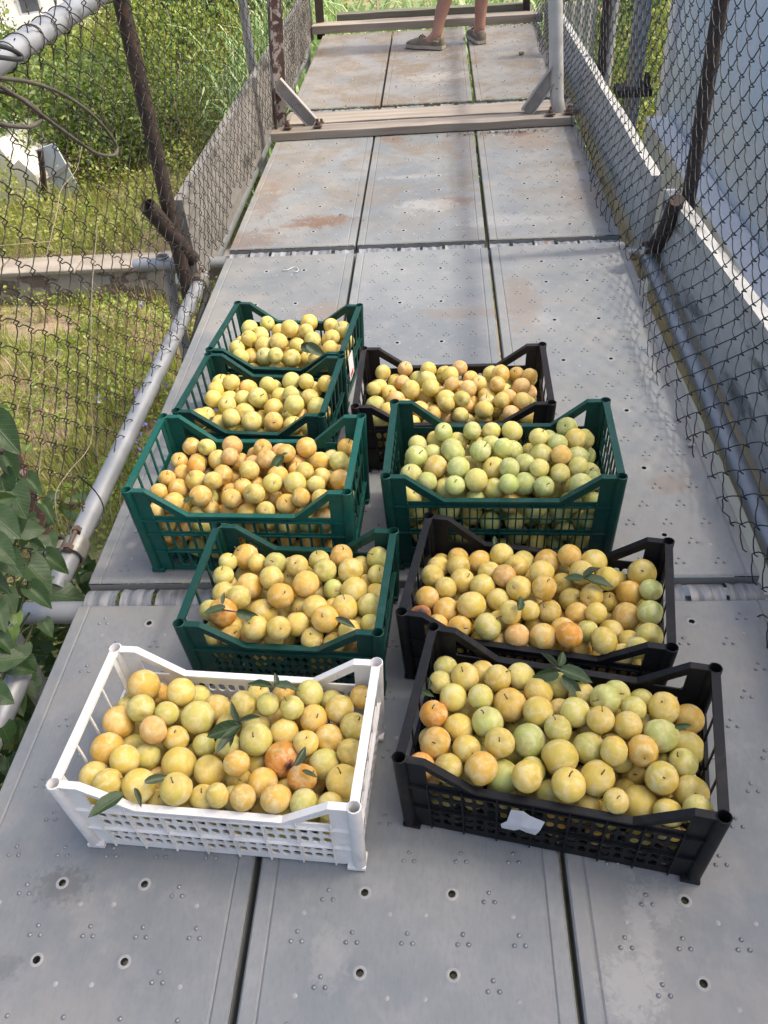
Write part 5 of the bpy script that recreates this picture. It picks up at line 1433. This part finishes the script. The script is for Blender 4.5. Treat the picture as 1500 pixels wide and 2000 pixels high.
wire('strand', None, None, [(-60, 140), (0, 152), (55, 160), (110, 178), (160, 208), (200, 245), (228, 285), (222, 303), (190, 300), (150, 275), (95, 235), (50, 200), (0, 168), (-50, 140)], -.790, .0042, CABLEM, .02, cb)
wire('strand', None, None, [(-50, 165), (0, 178), (40, 192), (70, 212), (80, 232), (60, 247), (25, 246), (-5, 240), (-60, 225)], -.785, .0045, CABLEM, .01, cb)
wire('strand', None, None, [(-40, 85), (0, 90), (25, 98), (42, 110), (35, 116), (0, 112), (-40, 108)], -.80, .005, RUB_AND_BORE, .01, cb)
td = thing('dry_tendrils', 'dry straw coloured tendrils hanging on the rusty fence', 'tendril', (0, 0, 0))
STR = simple('dry_tendril', (0.20, 0.165, 0.10), (0.30, 0.25, 0.17), 10, .9)
for px in ([(176, 775), (181, 840), (170, 880), (140, 915), (112, 955), (108, 990), (116, 1030)], [(-20, 772), (40, 778), (78, 800), (100, 812), (130, 792)], [(30, 815), (50, 760), (110, 700), (112, 680)], [(160, 285), (150, 330), (120, 370), (110, 420), (90, 500)],
           [(190, 440), (185, 500), (180, 560), (178, 640), (175, 775)], [(0, 480), (60, 475), (100, 472)], [(190, 360), (230, 380), (260, 400)], [(60, 790), (65, 850), (80, 880), (75, 930)]):
    wire('tendril', None, None, px, -.80, .0010, STR, 0, td)
wire('thin_wire', 'thin black wire bent over the left ledger pipe', 'wire', [(150, 928), (172, 945), (190, 965), (202, 990), (200, 1015), (186, 1032)], -.815, .0017, RUB_AND_BORE)
wire('black_conduit', 'black corrugated conduit running beside the left edge of the deck', 'conduit', [(408, 560), (385, 640), (360, 740), (335, 820), (312, 900)], -.085, .013, RUB_AND_BORE, plane='Z')
wire('bent_wire', 'bent pale wire lying on the left deck plank', 'wire', [(551, 527), (562, 527), (570, 523), (578, 522), (583, 527), (579, 531), (574, 530)], .0045, .0017, simple('pale_wire', (0.5, 0.49, 0.46), (0.6, 0.59, 0.55), 20, .5, .4), plane='Z')

def pebble(label, px, py, s, mat, z=.002):
    p = onZ(px, py, z); bm = bmesh.new(); bmesh.ops.create_icosphere(bm, subdivisions=2, radius=1)
    for v in bm.verts:
        v.co *= 1 + .25 * noise.noise(v.co * 1.7 + Vector((px, py, 0))); v.co = Vector((v.co.x * s, v.co.y * s * .7, v.co.z * s * .55))
    me = bpy.data.meshes.new('pebble'); bm.to_mesh(me); bm.free(); me.materials.append(mat); me.polygons.foreach_set('use_smooth', [True] * len(me.polygons))
    return tag(link('pebble', me, None, p + Vector((0, 0, s * .5))), label, 'stone')
STONE = simple('pale_stone', (0.40, 0.38, 0.36), (0.55, 0.53, 0.50), 60, .8)
pebble('small pale stone on the right deck plank beside the tall green crate', 1350, 872, .009, STONE)
pebble('brown clod on the far right plank near the standing feet', 1018, 107, .020, simple('clod', (0.20, 0.15, 0.11), (0.28, 0.22, 0.16), 60, .9))
pebble('white crumb on the left plank just beyond the farthest crate', 623, 510, .005, STONE)
# crumbs of bark and soil swept against the sills
rg = np.random.default_rng(123); LP = []
for _ in range(170): LP.append((rg.normal(.33, .16), 4.375 + abs(rg.normal(0, .018)) * -1, .004))
for _ in range(120): LP.append((rg.uniform(-.7, .7), 4.565 + rg.normal(0, .014), .019))
for _ in range(110): LP.append((rg.uniform(.25, .72), 6.66 + rg.normal(0, .03), .005))
for _ in range(150): LP.append((rg.uniform(-.7, .7), rg.uniform(3.2, 6.6), .003))
V_, F_ = leaves(rg, np.array(LP), .014, .5, up=2.0)
tag(link('debris', fast_mesh('debris', V_, F_, leafmat('bark_crumbs', (0.07, 0.05, 0.035), (0.22, 0.17, 0.12), (0.40, 0.36, 0.30), trans=.05))), 'crumbs of bark and soil scattered on the far planks', 'debris', kind='stuff')

# ================================================================== the person standing at the far end (only feet and shins in view)
SKIN = simple('tanned_skin', (0.33, 0.165, 0.11), (0.40, 0.215, 0.15), 9, .55, 0, .15, 70, (0.42, 0.19, 0.15), 5, (.55, .75))
SHOEM = simple('taupe_suede', (0.135, 0.105, 0.075), (0.20, 0.16, 0.118), 30, .9, 0, .3, 300)
SOLEM = simple('cream_rubber_sole', (0.34, 0.30, 0.24), (0.45, 0.40, 0.33), 30, .8)
person = thing('person', 'person in taupe lace up deck shoes standing at the far end of the bridge', 'person', (.22, 6.2, .004))
PO = Vector((-.22, -6.2, -.004))
def skin_obj(name, verts, edges, radii, mat, root, sub=2):
    me = bpy.data.meshes.new(name); me.from_pydata([tuple(Vector(v) + PO) for v in verts], edges, [])
    o = link(name, me, person)
    md = o.modifiers.new('skin', 'SKIN'); sv = me.skin_vertices[0].data
    for i, r in enumerate(radii): sv[i].radius = (r, r) if not isinstance(r, tuple) else r; sv[i].use_root = (i == root)
    md.use_smooth_shade = True
    s = o.modifiers.new('sub', 'SUBSURF'); s.levels = sub; s.render_levels = sub
    me.materials.append(mat); return o
LA = onY(852, 66, 6.115); RA = onY(937, 62, 6.215)
LT = onY(873, -2, 6.15); RTp = onY(943, -2, 6.24)
la = Vector((LA.x, 6.115, .075)); ra = Vector((RA.x, 6.215, .075)); lk = Vector((LT.x + .04, 6.17, .50)); rk = Vector((RTp.x + .0, 6.27, .50))
hip = Vector((.25, 6.24, .93)); vts = []; eds = []; rad = []
def av(p, r): vts.append(tuple(p)); rad.append(r); return len(vts) - 1
pel = av(hip, (.14, .11))
def chain(start, seq):
    prev = start
    for p, r in seq:
        k = av(p, r); eds.append((prev, k)); prev = k
    return prev
for an, kn, s, ft in ((la, lk, -1, Vector((-.9, .43, 0))), (ra, rk, 1, Vector((-.25, .97, 0)))):
    calf = an + (kn - an) * .62
    chain(pel, [(hip + Vector((s * .09, 0, -.10)), .088), (hip + (kn - hip) * .55 + Vector((s * .05, 0, 0)), .075), (kn, .056), (calf + Vector((.012, -.012, 0)), .055), (an + (kn - an) * .30, .044), (an + (kn - an) * .10, .036), (an, .040), (an + Vector((0, 0, -.035)) + ft.normalized() * .05, .038), (an + Vector((0, 0, -.05)) + ft.normalized() * .12, .030)])
ch = chain(pel, [((.25, 6.25, 1.12), (.15, .11)), ((.25, 6.25, 1.32), (.17, .12)), ((.25, 6.26, 1.46), (.10, .08)), ((.25, 6.27, 1.54), .055), ((.24, 6.29, 1.64), (.085, .095)), ((.24, 6.29, 1.74), (.075, .085))])
sh = [i for i, v in enumerate(vts) if abs(v[2] - 1.32) < 1e-6][0]
for s in (-1, 1):
    el = Vector((.25 + s * .27, 6.26, 1.10)); wr = Vector((.25 + s * .29, 6.33, .86))
    k = chain(sh, [((.25 + s * .19, 6.25, 1.40), .058), (el, .043), (wr, .028), (wr + Vector((s * .005, .01, -.05)), (.038, .02))])
    for q in range(4): chain(k, [(wr + Vector((s * .01, -.03 + .022 * q + .01, -.09)), .010), (wr + Vector((0, -.03 + .024 * q + .015, -.125)), .009), (wr + Vector((-s * .015, -.03 + .024 * q + .02, -.15)), .008)])
    chain(k, [(wr + Vector((-s * .012, .045, -.065)), .011), (wr + Vector((-s * .02, .06, -.095)), .009)])
skin_obj('body', vts, eds, rad, SKIN, pel)
skin_obj('shorts', [(.25, 6.24, 1.05), (.25, 6.24, .93), tuple(hip + Vector((-.10, 0, -.13))), tuple(hip + (lk - hip) * .72 + Vector((-.03, 0, 0))), tuple(hip + Vector((.10, 0, -.13))), tuple(hip + (rk - hip) * .72 + Vector((.03, 0, 0)))], [(0, 1), (1, 2), (2, 3), (1, 4), (4, 5)], [(.165, .125), (.165, .135), .115, .105, .115, .105], simple('navy_cotton', (0.03, 0.035, 0.055), (0.05, 0.055, 0.08), 20, .9), 1)
skin_obj('shirt', [(.25, 6.25, .98), (.25, 6.25, 1.15), (.25, 6.25, 1.36), (.25, 6.26, 1.47), (.05, 6.25, 1.40), (-.01, 6.26, 1.24), (.45, 6.25, 1.40), (.51, 6.26, 1.24)], [(0, 1), (1, 2), (2, 3), (2, 4), (4, 5), (2, 6), (6, 7)], [(.175, .135), (.17, .13), (.185, .135), (.09, .08), .078, .07, .078, .07], simple('pale_cotton', (0.45, 0.45, 0.44), (0.55, 0.55, 0.53), 15, .9), 1)
skin_obj('hair', [(.24, 6.275, 1.74), (.24, 6.28, 1.80)], [(0, 1)], [(.092, .098), (.06, .065)], simple('dark_hair', (0.03, 0.022, 0.016), (0.05, 0.036, 0.028), 30, .7), 0)
def shoe(heel, d, name_lbl=None):
    """boat shoe lofted along its length: sole, upper with collar opening, lace and rand stitch"""
    d = Vector(d).normalized(); s = Vector((-d.y, d.x, 0)); L = .275
    st = [(0, .024, .070), (.012, .032, .078), (.05, .037, .074), (.09, .036, .066), (.13, .038, .070), (.17, .043, .066), (.21, .045, .054), (.245, .038, .043), (.265, .024, .034), (.275, .008, .026)]
    def W(x, y, z): return heel + PO + d * x + s * y + Vector((0, 0, z))
    up = MB(); nk = 13; prev = None
    for x, w, h in st:
        b = len(up.v); op = .035 < x < .135
        for k in range(nk):
            a = math.pi * k / (nk - 1); cy = math.cos(a); sz = math.sin(a)
            y = w * math.copysign(abs(cy) ** .75, cy); z = .020 + (h - .020) * sz ** .6
            if op and abs(cy) < .75: z = min(z, h - .006) if abs(cy) > .55 else h - .030
            up.v.append(tuple(W(x, y, z)))
        if prev is not None:
            for k in range(nk - 1): up.f.append([prev + k, prev + k + 1, b + k + 1, b + k]); up.m.append(0)
        else: up.f.append([b + k for k in range(nk)]); up.m.append(0)
        prev = b
    up.f.append([prev + nk - 1 - k for k in range(nk)]); up.m.append(0)
    o = up.build('shoe', SHOEM, person, smooth=1.0, fix=True)
    so = MB(); prev = None
    for x, w, h in st:
        b = len(so.v); lift = .006 * max(0, (x - .19) / .085) ** 2
        so.v += [tuple(W(x, w + .004, .002 + lift)), tuple(W(x, w + .005, .021 + lift * .6)), tuple(W(x, -w - .005, .021 + lift * .6)), tuple(W(x, -w - .004, .002 + lift))]
        if prev is not None:
            for k in range(4): so.f.append([prev + k, prev + (k + 1) % 4, b + (k + 1) % 4, b + k]); so.m.append(0)
        else: so.f.append([b, b + 1, b + 2, b + 3]); so.m.append(0)
        prev = b
    so.f.append([prev + 3, prev + 2, prev + 1, prev]); so.m.append(0)
    link('sole', so.mesh('sole', SOLEM, smooth=.7, fix=True), o)
    la_ = MB()
    for x in (.145, .165): la_.tube([W(x, -.026, .060), W(x + .004, 0, .074), W(x, .026, .060)], .0028, 6)
    la_.tube([W(.15, .0, .078), W(.14, .022, .085), W(.165, .030, .072)], .0022, 6)
    link('lace', la_.mesh('lace', simple('dark_lace', (0.05, 0.028, 0.02), (0.08, 0.045, 0.03), 20, .7) if 'dark_lace' not in bpy.data.materials else bpy.data.materials['dark_lace'], smooth=3.2), o)
    stc = MB()
    for sg in (-1, 1):
        for q in range(2): stc.tube([W(.02, sg * .0365, .052 - .006 * q), W(.05, sg * .0395, .054 - .006 * q), W(.085, sg * .0385, .050 - .006 * q)], .0014, 5)
    link('rand_lace', stc.mesh('rand_lace', SOLEM, smooth=3.2), o)
    return o
shoe(Vector((la.x, la.y, .004)) - Vector((-.9, .43, 0)).normalized() * .055, (-.9, .43, 0))
shoe(Vector((ra.x, ra.y, .004)) - Vector((-.25, .97, 0)).normalized() * .055, (-.25, .97, 0))
